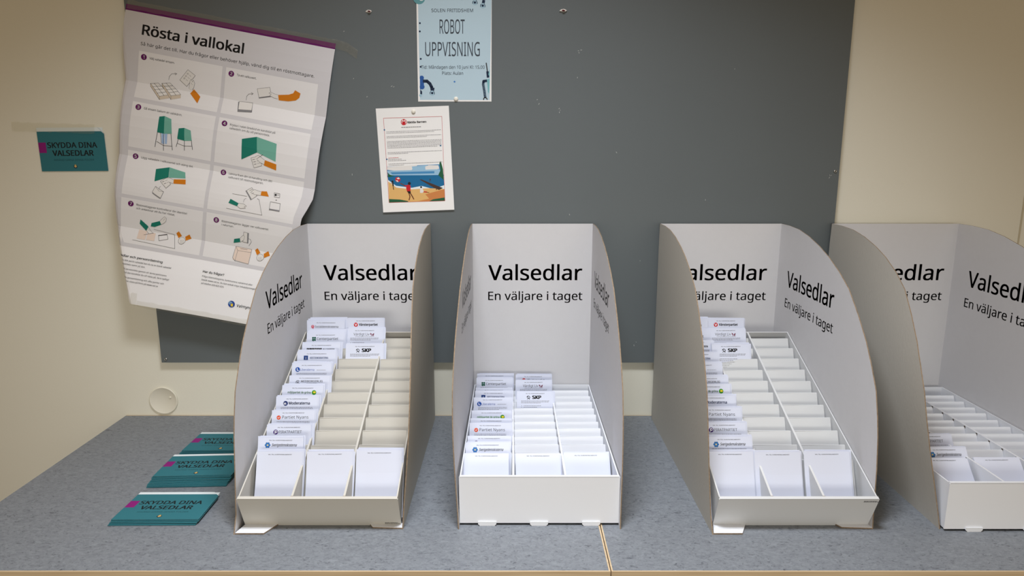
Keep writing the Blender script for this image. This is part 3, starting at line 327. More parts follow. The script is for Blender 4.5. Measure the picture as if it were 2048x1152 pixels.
def glyphs(body, bold=0.0, res=2):
    """letters as flat triangles, capital height 1, starting at x = 0 (outlines from GLYPHS, 1/1000 of the capital height)"""
    k = (body, 0.0, res)
    if bold:
        v, f, w = glyphs(body, 0.0, res); n = len(v); d = max(0.0, bold)
        if d == 0: return v, f, w
        vv, ff = [], []
        for j, (dx, dy) in enumerate(((-d, -d * .5), (d, -d * .5), (-d, d * .5), (d, d * .5), (0, 0))):
            vv += [(p[0] + dx + d, p[1] + dy) for p in v]; ff += [tuple(i + j * n for i in q) for q in f]
        return vv, ff, w + 2 * d
    if k in TCACHE: return TCACHE[k]
    c = bpy.data.curves.new('lettering', 'CURVE'); c.dimensions = '2D'; c.fill_mode = 'BOTH'; c.resolution_u = res
    pen = 0.0
    for ch in body:
        adv, contours = GLYPHS[ch]
        for L in contours:
            n = len(L) // 6; sp = c.splines.new('BEZIER'); sp.bezier_points.add(n - 1); sp.use_cyclic_u = True
            for i, bp in enumerate(sp.bezier_points):
                q = [x / 1000.0 for x in L[6 * i:6 * i + 6]]
                bp.handle_left_type = bp.handle_right_type = 'FREE'
                bp.co = (q[2] + pen, q[3], 0); bp.handle_left = (q[0] + pen, q[1], 0); bp.handle_right = (q[4] + pen, q[5], 0)
        pen += adv / 1000.0
    o = bpy.data.objects.new('lettering', c); COL.objects.link(o)
    bpy.context.view_layer.update()
    me = bpy.data.meshes.new_from_object(o.evaluated_get(bpy.context.evaluated_depsgraph_get()))
    v = [(p.co.x, p.co.y) for p in me.vertices]; f = [tuple(q.vertices) for q in me.polygons]
    bpy.data.objects.remove(o); bpy.data.curves.remove(c); bpy.data.meshes.remove(me)
    x0 = min(p[0] for p in v)
    v = [(p[0] - x0, p[1]) for p in v]
    TCACHE[k] = (v, f, max(p[0] for p in v))
    return TCACHE[k]

class Art:
    """flat artwork on a sheet: u to the right, v downwards, metres"""
    def __init__(s, step=0.000008): s.items = []; s.z = 0.00012; s.step = step
    def add(s, verts, faces, m):
        s.items.append((verts, faces, m, s.z)); s.z += s.step
    def poly(s, pts, m): s.add(list(pts), [tuple(range(len(pts)))], m)
    def rect(s, u0, v0, u1, v1, m): s.poly([(u0, v0), (u1, v0), (u1, v1), (u0, v1)], m)
    def disc(s, c, r, m, n=20, ry=None):
        s.poly([(c[0] + r * math.cos(2 * math.pi * k / n), c[1] + (ry or r) * math.sin(2 * math.pi * k / n)) for k in range(n)], m)
    def line(s, pts, w, m):
        vs, fs = [], []
        for (x0, y0), (x1, y1) in zip(pts, pts[1:]):
            L = math.hypot(x1 - x0, y1 - y0) or 1e-6
            nx, ny = -(y1 - y0) / L * w / 2, (x1 - x0) / L * w / 2
            ex, ey = (x1 - x0) / L * w / 4, (y1 - y0) / L * w / 4
            i = len(vs)
            vs += [(x0 + nx - ex, y0 + ny - ey), (x1 + nx + ex, y1 + ny + ey), (x1 - nx + ex, y1 - ny + ey), (x0 - nx - ex, y0 - ny - ey)]
            fs.append((i, i + 1, i + 2, i + 3))
        s.add(vs, fs, m)
    def text(s, body, u, v, cap, m, width=None, bold=0.0, res=2, align='L', slant=0.0, tall=1.0):
        vv, ff, w = glyphs(body, bold, res)
        sx = width / w if width else cap
        if align == 'C': u -= w * sx / 2
        s.add([(u + p[0] * sx + p[1] * cap * slant, v - p[1] * cap * tall) for p in vv], ff, m)
        return w * sx
    def greek(s, u, v, w, h, m, rnd, fill=1.0):
        """a line of print too small to read: word-long dashes"""
        vs, fs = [], []; x = u
        while x < u + w * fill:
            L = rnd.uniform(1.6, 5.5) * h
            L = min(L, u + w - x)
            if L < h: break
            i = len(vs); vs += [(x, v), (x + L, v), (x + L, v + h), (x, v + h)]; fs.append((i, i + 1, i + 2, i + 3))
            x += L + h * 0.9
        if vs: s.add(vs, fs, m)
    def data(s, lst, k=0.001, ink=None):
        for it in lst:
            m = ink if (ink is not None and it[1] == 'ink') else cmat(it[1])
            if it[0] == 'P': s.poly([(x * k, y * k) for x, y in it[2]], m)
            elif it[0] == 'L': s.line([(x * k, y * k) for x, y in it[2]], it[3] * k, m)
            else: s.disc((it[2][0] * k, it[2][1] * k), it[3] * k, m)

def sheet(name, w, h, th, m_front, art, fmap, ucuts=(), vcuts=(), m_back=None, parent=None, origin=(0, 0, 0), smooth=False, outline=None, lift=1.0):
    """a sheet of paper w x h with print on its front; fmap(u, v) gives (point, front normal)"""
    us = [0.0] + [c for c in ucuts if 0 < c < w] + [w]; vs = [0.0] + [c for c in vcuts if 0 < c < h] + [h]
    mats = [m_front]
    def mi(m):
        if m not in mats: mats.append(m)
        return mats.index(m)
    verts, faces, fm = [], [], []
    o = Vector(origin)
    def P(u, v, z):
        p, n = fmap(u, v); return Vector(p) + Vector(n) * z - o
    bmi = mi(m_back or m_front)
    if outline is None and (len(us) > 2 or len(vs) > 2):
        grid = [[fmap(u, v) for u in us] for v in vs]
        def cell(x, ks):
            for i in range(len(ks) - 2):
                if x <= ks[i + 1]: break
            else: i = len(ks) - 2
            return i, (x - ks[i]) / (ks[i + 1] - ks[i])
        def PA(u, v, z):
            i, a = cell(u, us); j, b = cell(v, vs)
            p = [Vector(grid[j + dj][i + di][q]) for q in (0, 1) for dj in (0, 1) for di in (0, 1)]
            w = ((1 - a) * (1 - b), a * (1 - b), (1 - a) * b, a * b)
            pt = sum((p[k] * w[k] for k in range(4)), Vector()); nn = sum((p[4 + k] * w[k] for k in range(4)), Vector()).normalized()
            return pt + nn * z * lift - o
    else: PA = P
    if outline is None:
        nu, nv = len(us), len(vs)
        for z in (0.0, -th):
            for v in vs:
                for u in us: verts.append(P(u, v, z))
        idx = lambda k, i, j: k * nu * nv + j * nu + i
        for j in range(nv - 1):
            for i in range(nu - 1):
                faces.append((idx(0, i, j), idx(0, i, j + 1), idx(0, i + 1, j + 1), idx(0, i + 1, j))); fm.append(0)
                faces.append((idx(1, i, j), idx(1, i + 1, j), idx(1, i + 1, j + 1), idx(1, i, j + 1))); fm.append(bmi)
        ring = [(i, 0) for i in range(nu)] + [(nu - 1, j) for j in range(1, nv)] + [(i, nv - 1) for i in range(nu - 2, -1, -1)] + [(0, j) for j in range(nv - 2, 0, -1)]
        for a, b in zip(ring, ring[1:] + ring[:1]):
            faces.append((idx(0, *a), idx(0, *b), idx(1, *b), idx(1, *a))); fm.append(0)
    else:
        n = len(outline)
        for z in (0.0, -th):
            for u, v in outline: verts.append(P(u, v, z))
        faces.append(tuple(range(n))); fm.append(0)
        faces.append(tuple(range(2 * n - 1, n - 1, -1))); fm.append(bmi)
        for i in range(n): faces.append((i, (i + 1) % n, n + (i + 1) % n, n + i)); fm.append(bmi)
    nbase = len(faces)
    if art and art.items:
        bm = bmesh.new()
        for av, af, m, z in art.items:
            bv = [bm.verts.new((p[0], p[1], z)) for p in av]; k = mi(m)
            for f in af:
                try: q = bm.faces.new([bv[i] for i in f]); q.material_index = k
                except ValueError: pass
        if len(us) > 2 or len(vs) > 2:
            for c in us[1:-1]:
                bmesh.ops.bisect_plane(bm, geom=bm.verts[:] + bm.edges[:] + bm.faces[:], plane_co=(c, 0, 0), plane_no=(1, 0, 0), dist=1e-7)
            for c in vs[1:-1]:
                bmesh.ops.bisect_plane(bm, geom=bm.verts[:] + bm.edges[:] + bm.faces[:], plane_co=(0, c, 0), plane_no=(0, 1, 0), dist=1e-7)
        bm.verts.index_update(); b0 = len(verts)
        for v in bm.verts: verts.append(PA(v.co.x, v.co.y, v.co.z))
        for f in bm.faces: faces.append(tuple(b0 + v.index for v in f.verts)); fm.append(f.material_index)
        bm.free()
    me = bpy.data.meshes.new(name); me.from_pydata([tuple(v) for v in verts], [], faces); me.update()
    for m in mats: me.materials.append(m)
    me.polygons.foreach_set('material_index', fm)
    if smooth: me.polygons.foreach_set('use_smooth', [True] * len(faces))
    # faces of the artwork look the same way as the sheet
    return me

def flat_map(o, du, dv, n):
    o, du, dv, n = Vector(o), Vector(du), Vector(dv), Vector(n)
    return lambda u, v: (o + du * u + dv * v, n)

# ------------------------------------------------------------------ the setting
mb = MB(); mb.box((-3.2, WALL, 0), (3.2, WALL + 0.12, 3.0), M_WALL)
tag(mb.build('wall_back'), kind='structure')
mb = MB(); mb.box((-3.2, -2.5, -0.08), (3.2, WALL + 0.12, 0), M_FLOOR)
tag(mb.build('floor'), kind='structure')
mb = MB(); mb.box((1.479, WALL - 0.0012, 0), (1.484, WALL, 3.0), mat('wall_seam', (196, 188, 165), 0.6))
tag(mb.build('trim_1'), kind='structure')

# ------------------------------------------------------------------ two tables
def table(name, x0, x1, label):
    y0, y1 = 1.186, WALL - 0.003
    t = empty(name, ((x0 + x1) / 2, (y0 + y1) / 2, 0), label, 'table')
    e = 0.003
    m = MB(); m.box((x0 + (0 if x0 < -1 else e), y0 + e, TZ - 0.024), (x1 - e, y1 - e, TZ), M_LINO); m.build('table_top', t)
    m = MB()
    m.box((x0, y0, TZ - 0.026), (x1, y0 + e, TZ + 0.0002), M_BEECH); m.box((x0, y1 - e, TZ - 0.026), (x1, y1, TZ + 0.0002), M_BEECH)
    if x0 > -1: m.box((x0, y0 + e, TZ - 0.026), (x0 + e, y1 - e, TZ + 0.0002), M_BEECH)
    m.box((x1 - e, y0 + e, TZ - 0.026), (x1, y1 - e, TZ + 0.0002), M_BEECH)
    m.build('edge_band', t)
    grey = mat('table_leg_metal', (150, 152, 155), 0.4, 0.6)
    for lx in (x0 + 0.08, x1 - 0.08):
        for ly in (y0 + 0.08, y1 - 0.08):
            m = MB(); m.lathe([(0.021, 0.0), (0.021, 0.01), (0.0195, 0.012), (0.0195, TZ - 0.026)], (lx, ly, 0), grey, n=20); m.build('leg', t)
    m = MB()
    for ly in (y0 + 0.07, y1 - 0.09): m.box((x0 + 0.10, ly, TZ - 0.066), (x1 - 0.10, ly + 0.02, TZ - 0.026), grey)
    for lx in (x0 + 0.07, x1 - 0.09): m.box((lx, y0 + 0.10, TZ - 0.066), (lx + 0.02, y1 - 0.10, TZ - 0.026), grey)
    m.build('frame', t)
table('work_table', -1.187, 0.1905, 'grey speckled linoleum table with beech edge, its free end under the poster')
table('work_table', 0.1925, 1.62, 'grey speckled linoleum table with beech edge, under the two right-hand stands')

# ------------------------------------------------------------------ the pin board
XL, XR, ZB, ZT = -1.054, 0.9315, TZ + 0.1735, TZ + 1.30
board = empty('pin_board', ((XL + XR) / 2, WALL, ZB), 'large dark grey painted pin board screwed to the beige wall', 'pin board')
art = Art()
W_, H_ = XR - XL, ZT - ZB
rs = random.Random(3)
for (X, Z, n) in ((0.187, 1.065, 3), (0.131, 0.91, 3), (0.074, 0.933, 2), (0.366, 0.233, 2), (0.905, 0.73, 3), (0.37, 0.49, 1), (-0.463, 1.125, 1),
                  (-0.33, 0.97, 2), (-0.40, 0.95, 2), (-0.44, 0.99, 1), (-0.46, 0.74, 1), (-0.50, 0.985, 1), (0.62, 1.02, 1), (0.3, 0.8, 1), (0.55, 0.66, 1), (0.18, 1.0, 1), (0.16, 0.62, 1)):
    for k in range(n):
        u = X - XL + rs.uniform(-.006, .006); v = ZT - TZ - Z + rs.uniform(-.006, .006); a = rs.uniform(0, 3.1); L = rs.uniform(.001, .0045)
        art.line([(u, v), (u + L * math.cos(a), v + L * math.sin(a))], .0011, M_SPECK)
me = sheet('panel', W_, H_, WALL - BOARD - 0.0005, M_BOARD, art, flat_map((XL, BOARD, ZT), (1, 0, 0), (0, 0, -1), (0, -1, 0)), origin=board.location, m_back=M_BOARD_EDGE)
link('panel', me, board)
for (X, Z) in ((0.9195, TZ + 0.741), (-1.040, TZ + 0.184), (0.9195, TZ + 0.184), (-1.040, TZ + 0.741)):
    m = MB(); m.lathe([(0.0046, 0.0), (0.0046, 0.0012), (0.0036, 0.0026), (0.0020, 0.0032), (0.0016, 0.0018)], (X, BOARD, Z), M_STEEL, 'Y', 20)
    m.lathe([(0.0015, 0.0), (0.0015, 0.0033)], (X, BOARD, Z), M_DARK, 'Y', 6)
    m.build('screw', board)

def tack(x, z, y, label):
    m = MB(); m.lathe([(0.0058, 0.0), (0.0062, 0.0008), (0.0055, 0.0024), (0.0035, 0.0036), (0.001, 0.0040)], (x, y, z), mat('tack_plastic', (235, 232, 222), 0.35), 'Y', 24)
    tag(m.build('thumbtack', origin=(x, y, z)), label, 'thumbtack')

def scrap(x, z, flip, label):
    t = empty('paper_scrap', (x, BOARD, z), label, 'paper scrap')
    r = random.Random(flip)
    def blob(dx, dz, w, h, m, name):
        b = MB(); n = 9
        top = b.bm.verts.new((x + dx, BOARD - 0.006, z + dz))
        ring = [b.bm.verts.new((x + dx + w * math.cos(2 * math.pi * k / n) * r.uniform(.7, 1.1), BOARD - r.uniform(.001, .004), z + dz + h * math.sin(2 * math.pi * k / n) * r.uniform(.7, 1.1))) for k in range(n)]
        base = [b.bm.verts.new((v.co.x, BOARD - 0.0001, v.co.z)) for v in ring]
        i = b.mi(m)
        for k in range(n):
            b.bm.faces.new([top, ring[k], ring[(k + 1) % n]]).material_index = i
            b.bm.faces.new([ring[k], base[k], base[(k + 1) % n], ring[(k + 1) % n]]).material_index = i
        b.bm.faces.new(base).material_index = i
        return b.build(name, t)
    blob(0, 0, .0095, .0048, mat('scrap_paper', (226, 222, 216), .7), 'torn_paper')
    o = blob(.001, -.0004, .0045, .0024, mat('scrap_red', (104, 34, 44), .6), 'red_corner')
    o.location.y -= .004
scrap(-0.389, TZ + 1.170, 1, 'torn white and dark red paper scrap left of the blue notice')
scrap(0.139, TZ + 1.172, 2, 'torn white and dark red paper scrap right of the blue notice')

# round blank plate on the wall
pl = empty('blanking_plate', (-1.068, WALL, TZ + 0.048), 'round cream blank cover plate on the wall just above the table', 'cover plate')
mc = mat('cream_plastic', (228, 224, 209), 0.6)
m = MB(); m.lathe([(0.0435, 0.0), (0.0435, 0.0030), (0.0425, 0.0044), (0.0410, 0.0050), (0.0398, 0.0044), (0.0388, 0.0036), (0.001, 0.0036)], (-1.068, WALL, TZ + 0.048), mc, 'Y', 64); m.build('plate', pl)
m = MB(); m.lathe([(0.0036, 0.0), (0.0036, 0.0015), (0.002, 0.0024)], (-1.046, WALL - 0.0036, TZ + 0.058), mc, 'Y', 20); m.build('screw_cap', pl)

# ------------------------------------------------------------------ the big voting poster
PW, PH = 0.573, 0.817
PO = Vector((-1.0467, 0, TZ + 1.1899)); TH = math.radians(10.39)
DU = Vector((math.cos(TH), 0, -math.sin(TH))); DV = Vector((-math.sin(TH), 0, -math.cos(TH)))
def pdepth(u, v):
    ks = [(0, .002), (.200, .009), (.402, .030), (.602, .040), (.817, .062)]
    d = ks[-1][1]
    for i, ((a, da), (b, db)) in enumerate(zip(ks, ks[1:])):
        if v <= b:
            t = max(0, (v - a) / (b - a))
            bul = (.006, .012, .013, .005)[i]
            d = da + (db - da) * t + bul * (math.sin(math.pi * t) * (1.15 - .3 * t)); break
    d += .004 * (1 - abs(u - PW / 2) / (PW / 2)) * min(1, v / .1) * -1
    return d
SIL = [(0, -.03), (.08, -.006), (.20, .010), (.30, .014), (.40, .018), (.50, .022), (.59, .031), (.645, .045), (.72, .068), (.817, .094)]
def usil(v):
    for (a, x), (b, y) in zip(SIL, SIL[1:]):
        if v <= b: return x + (y - x) * max(0, (v - a)) / (b - a)
    return SIL[-1][1]
RB, AMAX = .013, 2.45
def pmap0(u, v):
    d = pdepth(u, v); uu = u
    if u > .5: uu -= (u - .5) * .31 * min(1, max(0, (v - .435) / .055))      # edge tucked in beside the stand
    u0 = usil(v) + RB
    if u < u0:
        s = u0 - u; a = min(s / RB, AMAX); rest = max(0, s - RB * AMAX)
        uu = u0 - RB * math.sin(a) - rest * math.cos(AMAX)
        d = d - RB * (1 - math.cos(a)) - rest * math.sin(AMAX)
        d = max(d, -.0155)
    p = PO + DU * uu + DV * v
    return Vector((p.x, BOARD - d, p.z))
def pmap(u, v):
    e = .002
    p = pmap0(u, v); du = pmap0(u + e, v) - pmap0(u - e, v); dv = pmap0(u, v + e) - pmap0(u, v - e)
    n = dv.cross(du)
    if n.length < 1e-12: n = Vector((0, -1, 0))
    n.normalize()
    return p, n
art = Art(0.000002)
art.rect(0, 0, PW, .0155, cmat('purple'))
art.rect(0, .0155, PW, .656, cmat('panel_grey'))
cols = ((.048, .2755), (.2855, .541)); rows = ((.116, .241), (.2525, .3765), (.386, .508), (.518, .645))
for c0, c1 in cols:
    for r0, r1 in rows: art.rect(c0, r0, c1, r1, cmat('panel'))
art.z = .00042
art.text('Rösta i vallokal', .051, .0725, .0262, M_PRINT, width=.277, bold=.035, res=3)
art.text('Så här går det till. Har du frågor eller behöver hjälp, vänd dig till en röstmottagare.', .051, .1005, .0082, M_PRINT, width=.477)
cap = .0056
caps = ((1, .062, .1305, ['Välj valsedel ensam.']), (2, .301, .131, ['Ta ett valkuvert.']), (3, .065, .266, ['Gå ensam bakom en valskärm.']),
        (4, .302, .267, ['Kryssa i rutan bredvid en kandidat på', 'valsedeln om du vill personrösta.']), (5, .0695, .4005, ['Lägg valsedeln i valkuvertet och stäng det.']),
        (6, .314, .401, ['Lämna fram din id-handling och ditt', 'valkuvert till röstmottagaren.']), (7, .075, .532, ['Röstmottagaren kontrollerar din identitet', 'och antecknar att du har röstat.']),
        (8, .314, .535, ['Röstmottagaren lägger ner valkuvertet', 'i valurnan.']))
for n, u, v, ls in caps:
    art.disc((u, v), .0078, cmat('purple'), 24)
    art.text(str(n), u, v + .0042, .0086, cmat('white'), bold=.05, align='C')
    for k, l in enumerate(ls): art.text(l, u + .0155, v + .0028 + k * .0098, cap, M_PRINT, width=glyphs(l)[2] * cap * .93)
POSTER_ART = [
 ('P','beige',[(84,197),(115,227),(140,218),(142,227),(117,236),(85,204)]),
 ('P','white',[(84,197),(105,192),(140,218),(115,227)]),
 ('L','ink',[(84,197),(105,192),(140,218),(115,227),(84,197)],0.7),
 ('L','ink',[(91,205),(114,199)],0.9),
 ('L','ink',[(98,212),(122,205)],0.9),
 ('L','ink',[(107,220),(130,212)],0.9),
 ('L','ink',[(94,195),(127,223)],0.9),
 ('L','ink',[(84,197),(85,204),(117,236),(115,227)],0.7),
 ('P','beige',[(115,191),(145,220),(170,212),(172,221),(147,230),(116,198)]),
 ('P','white',[(115,191),(137,186),(170,212),(145,220)]),
 ('L','ink',[(115,191),(137,186),(170,212),(145,220),(115,191)],0.7),
 ('L','ink',[(122,198),(145,192)],0.9),
 ('L','ink',[(129,206),(153,199)],0.9),
 ('L','ink',[(137,213),(161,205)],0.9),
 ('L','ink',[(126,188),(158,216)],0.9),
 ('L','ink',[(115,191),(116,198),(147,230),(145,220)],0.7),
 ('L','ink',[(133,178),(134,169),(140,161),(150,159)],0.7),
 ('L','ink',[(148,157),(154,158),(149,162)],0.7),
 ('P','white',[(183,142),(204,154),(183,187),(163,173)]),
 ('L','ink',[(183,142),(204,154),(183,187),(163,173),(183,142)],0.7),
 ('L','ink',[(181,152),(184,151),(185,154),(182,155),(181,152)],0.6),
 ('L','ink',[(188,155),(193,159)],0.6),
 ('L','ink',[(177,159),(180,158),(181,160),(178,162),(177,159)],0.6),
 ('L','ink',[(184,162),(189,165)],0.6),
 ('L','ink',[(173,166),(176,164),(177,167),(174,169),(173,166)],0.6),
 ('L','ink',[(180,169),(185,172)],0.6),
 ('P','white',[(191,168),(194,165),(197,168),(200,167),(204,175),(202,188),(196,194),(189,191),(190,181)]),
 ('L','ink',[(189,191),(190,181),(191,170),(194,165),(197,172),(200,167),(204,175),(202,188),(199,194)],0.6),
 ('L','ink',[(194,175),(198,180)],0.5),
 ('P','orange',[(203,191),(223,208),(219,227),(194,204)]),
 ('P','grey',[(327,202),(367,198),(370,224),(331,229)]),
 ('P','white',[(330,201),(367,198),(368,219),(332,223)]),
 ('L','ink',[(330,201),(367,198),(369,224),(331,229),(330,201)],0.7),
 ('L','ink',[(332,223),(368,219)],0.7),
 ('L','ink',[(348,194),(349,183),(354,176),(364,174)],0.7),
 ('L','ink',[(360,171),(366,173),(362,177)],0.7),
 ('P','white',[(376,158),(410,148),(417,170),(383,181)]),
 ('P','grey',[(383,180),(417,169),(418,172),(383,183)]),
 ('L','ink',[(376,158),(410,148),(417,170),(383,181),(376,158)],0.7),
 ('P','white',[(409,163),(414,160),(424,163),(436,164),(435,175),(423,174),(414,171)]),
 ('L','ink',[(436,164),(424,163),(414,160),(409,164),(416,165),(412,169),(423,174),(435,175)],0.6),
 ('P','orange',[(435,164),(464,158),(476,152),(480,143),(496,149),(494,161),(485,170),(465,176),(438,178)]),
 ('P','pale_blue',[(135,319),(143,322),(146,353),(139,352)]),
 ('P','pale_blue',[(144,321),(152,318),(153,351),(148,352)]),
 ('P','teal',[(125,281),(139,277),(143,325),(124,324)]),
 ('P','light_teal',[(139,277),(158,282),(164,321),(143,325)]),
 ('L','ink',[(125,324),(121,365)],1.3),
 ('L','ink',[(142,326),(145,371)],1.3),
 ('L','ink',[(162,322),(169,365)],1.3),
 ('L','ink',[(133,324),(138,352)],0.8),
 ('L','ink',[(125,349),(144,357),(166,355)],1),
 ('P','teal',[(181,303),(196,299),(200,334),(180,332)]),
 ('P','light_teal',[(196,299),(214,303),(220,330),(200,334)]),
 ('L','ink',[(183,332),(179,354)],1.3),
 ('L','ink',[(200,334),(202,360)],1.3),
 ('L','ink',[(219,330),(224,354)],1.3),
 ('L','ink',[(181,344),(201,348),(221,345)],1),
 ('P','teal',[(356,300),(396,287),(402,329),(361,356)]),
 ('P','light_teal',[(396,287),(453,296),(456,345),(402,329)]),
 ('P','white',[(387,347),(410,338),(419,363),(398,373)]),
 ('L','ink',[(387,347),(410,338),(419,363),(398,373),(387,347)],0.7),
 ('L','ink',[(392,351),(398,349)],1.2),
 ('L','ink',[(401,347),(410,344)],0.6),
 ('L','ink',[(395,357),(401,355)],1.2),
 ('L','ink',[(404,353),(412,350)],0.6),
 ('L','ink',[(398,363),(403,361)],1.2),
 ('L','ink',[(406,359),(414,356)],0.6),
 ('P','white',[(399,340),(407,336),(425,346),(425,359),(412,355),(404,348)]),
 ('L','ink',[(399,341),(407,336),(425,346)],0.7),
 ('L','ink',[(404,348),(413,355),(425,359)],0.7),
 ('L','ink',[(404,346),(419,332)],1),
 ('P','orange',[(426,346),(459,352),(460,369),(425,361)]),
 ('P','teal',[(131,425),(166,414),(169,441),(133,459)]),
 ('P','light_teal',[(166,414),(211,420),(215,436),(170,442)]),
 ('P','white',[(149,456),(164,443),(178,459),(167,472)]),
 ('L','ink',[(149,456),(164,443),(178,459),(167,472),(149,456)],0.8),
 ('L','ink',[(154,457),(159,454)],1.2),
 ('L','ink',[(162,453),(167,449)],0.6),
 ('L','ink',[(160,461),(165,458)],1.2),
 ('L','ink',[(167,457),(172,453)],0.6),
 ('P','white',[(164,444),(172,442),(184,446),(184,456),(172,454)]),
 ('L','ink',[(164,444),(172,442),(184,446)],0.7),
 ('L','ink',[(172,454),(184,456)],0.7),
 ('P','orange',[(184,444),(216,439),(218,452),(185,456)]),
 ('P','white',[(138,472),(162,483),(155,503),(131,489)]),
 ('L','ink',[(138,472),(162,483),(155,503),(131,489),(138,472)],0.8),
 ('P','grey',[(131,489),(155,501),(154,504),(132,493)]),
 ('L','ink',[(138,472),(148,483),(162,483)],0.6),
 ('L','ink',[(148,480),(149,473),(152,469)],0.6),
 ('L','ink',[(350,454),(391,454)],0.7),
 ('L','ink',[(420,455),(426,457),(440,498),(339,497)],0.7),
 ('P','white',[(385,440),(400,428),(418,448),(403,462)]),
 ('L','ink',[(385,440),(400,428),(418,448),(403,462),(385,440)],0.8),
 ('P','grey',[(384,440),(387,438),(406,460),(403,462)]),
 ('L','ink',[(395,438),(402,432)],0.9),
 ('L','ink',[(399,442),(406,436)],0.9),
 ('L','ink',[(402,445),(410,440)],0.9),
 ('P','white',[(401,437),(409,432),(427,435),(428,445),(414,445)]),
 ('L','ink',[(401,437),(409,432),(427,435)],0.7),
 ('L','ink',[(405,444),(414,446),(428,445)],0.7),
 ('P','orange',[(428,433),(443,431),(451,444),(428,445)]),
 ('P','teal',[(347,469),(371,477),(368,486),(343,481)]),
 ('P','white',[(371,477),(385,476),(394,481),(391,487),(378,491),(369,486)]),
 ('L','ink',[(371,477),(385,476),(394,481),(388,484),(392,487),(378,491),(369,486)],0.7),
 ('L','ink',[(390,459),(385,464),(384,472)],0.7),
 ('L','ink',[(464,431),(480,431),(481,442),(466,442),(464,431)],0.8),
 ('O','ink',(469,436),3),
 ('L','ink',[(473,435),(478,435)],0.8),
 ('L','ink',[(471,450),(475,450)],0.7),
 ('L','ink',[(473,448),(473,452)],0.7),
 ('L','ink',[(458,457),(486,457),(487,479),(458,480),(458,457)],0.8),
 ('P','grey',[(458,476),(487,476),(487,480),(458,480)]),
 ('L','ink',[(141,594),(199,599),(206,638),(86,634)],0.7),
 ('P','beige_pink',[(100,602),(123,603),(120,628),(97,628)]),
 ('P','beige_pink',[(125,604),(147,605),(146,627),(123,627)]),
 ('P','teal',[(103,572),(125,588),(124,601),(119,602),(101,585)]),
 ('P','white',[(125,591),(134,602),(138,607),(129,610),(120,602)]),
 ('L','ink',[(125,591),(134,602),(139,606),(129,610),(120,602)],0.6),
 ('L','ink',[(115,615),(141,605)],1),
 ('P','teal',[(134,577),(157,567),(161,577),(143,587),(132,587)]),
 ('P','white',[(157,567),(165,557),(170,552),(175,556),(174,565),(167,573),(161,576)]),
 ('L','ink',[(157,567),(165,557),(170,552),(175,556),(174,565),(167,573),(161,576)],0.6),
 ('L','ink',[(167,564),(171,557)],0.5),
 ('L','ink',[(155,609),(178,602),(183,615),(159,624),(155,609)],0.8),
 ('L','ink',[(155,610),(178,603)],1.3),
 ('P','orange',[(204,594),(211,587),(220,599),(211,607)]),
 ('P','orange',[(229,600),(241,591),(247,602),(232,611)]),
 ('P','white',[(231,611),(230,616),(226,620),(222,623),(217,622),(213,619),(212,614),(213,609),(216,605),(221,603),(226,603),(229,606)]),
 ('L','ink',[(231,611),(230,616),(226,620),(222,623),(217,622),(213,619),(212,614),(213,609),(216,605),(221,603),(226,603),(229,606),(231,611)],0.7),
 ('L','ink',[(218,611),(219,621)],0.5),
 ('L','ink',[(221,611),(222,621)],0.5),
 ('L','ink',[(225,610),(226,620)],0.5),
 ('P','beige_pink',[(374,601),(420,602),(417,644),(371,639)]),
 ('L','ink',[(374,601),(420,602),(417,644),(378,642),(370,634),(374,601)],0.7),
 ('L','ink',[(374,601),(381,612),(378,642)],0.7),
 ('L','ink',[(381,612),(420,611)],0.7),
 ('L','ink',[(387,605),(407,605)],1),
 ('P','white',[(394,555),(408,556),(408,585),(393,584)]),
 ('L','ink',[(394,555),(408,556),(408,585),(393,584),(394,555)],0.8),
 ('P','grey',[(404,556),(408,557),(408,586),(405,585)]),
 ('P','teal',[(368,580),(384,575),(386,586),(367,592)]),
 ('P','white',[(384,575),(392,565),(396,568),(395,579),(386,586)]),
 ('L','ink',[(384,575),(392,565),(397,567),(395,579),(386,586)],0.6),
 ('L','ink',[(408,572),(414,573),(417,580),(411,592)],0.7),
 ('P','orange',[(429,602),(436,595),(445,607),(437,615)]),
 ('P','orange',[(455,608),(467,598),(473,610),(458,619)]),
 ('P','white',[(457,619),(456,624),(452,628),(448,630),(443,630),(439,627),(437,622),(438,617),(441,613),(446,610),(451,611),(455,614)]),
 ('L','ink',[(457,619),(456,624),(452,628),(448,630),(443,630),(439,627),(437,622),(438,617),(441,613),(446,610),(451,611),(455,614),(457,619)],0.7),
 ('L','ink',[(443,619),(445,629)],0.5),
 ('L','ink',[(447,619),(448,628)],0.5),
 ('L','ink',[(450,618),(452,628)],0.5),
]
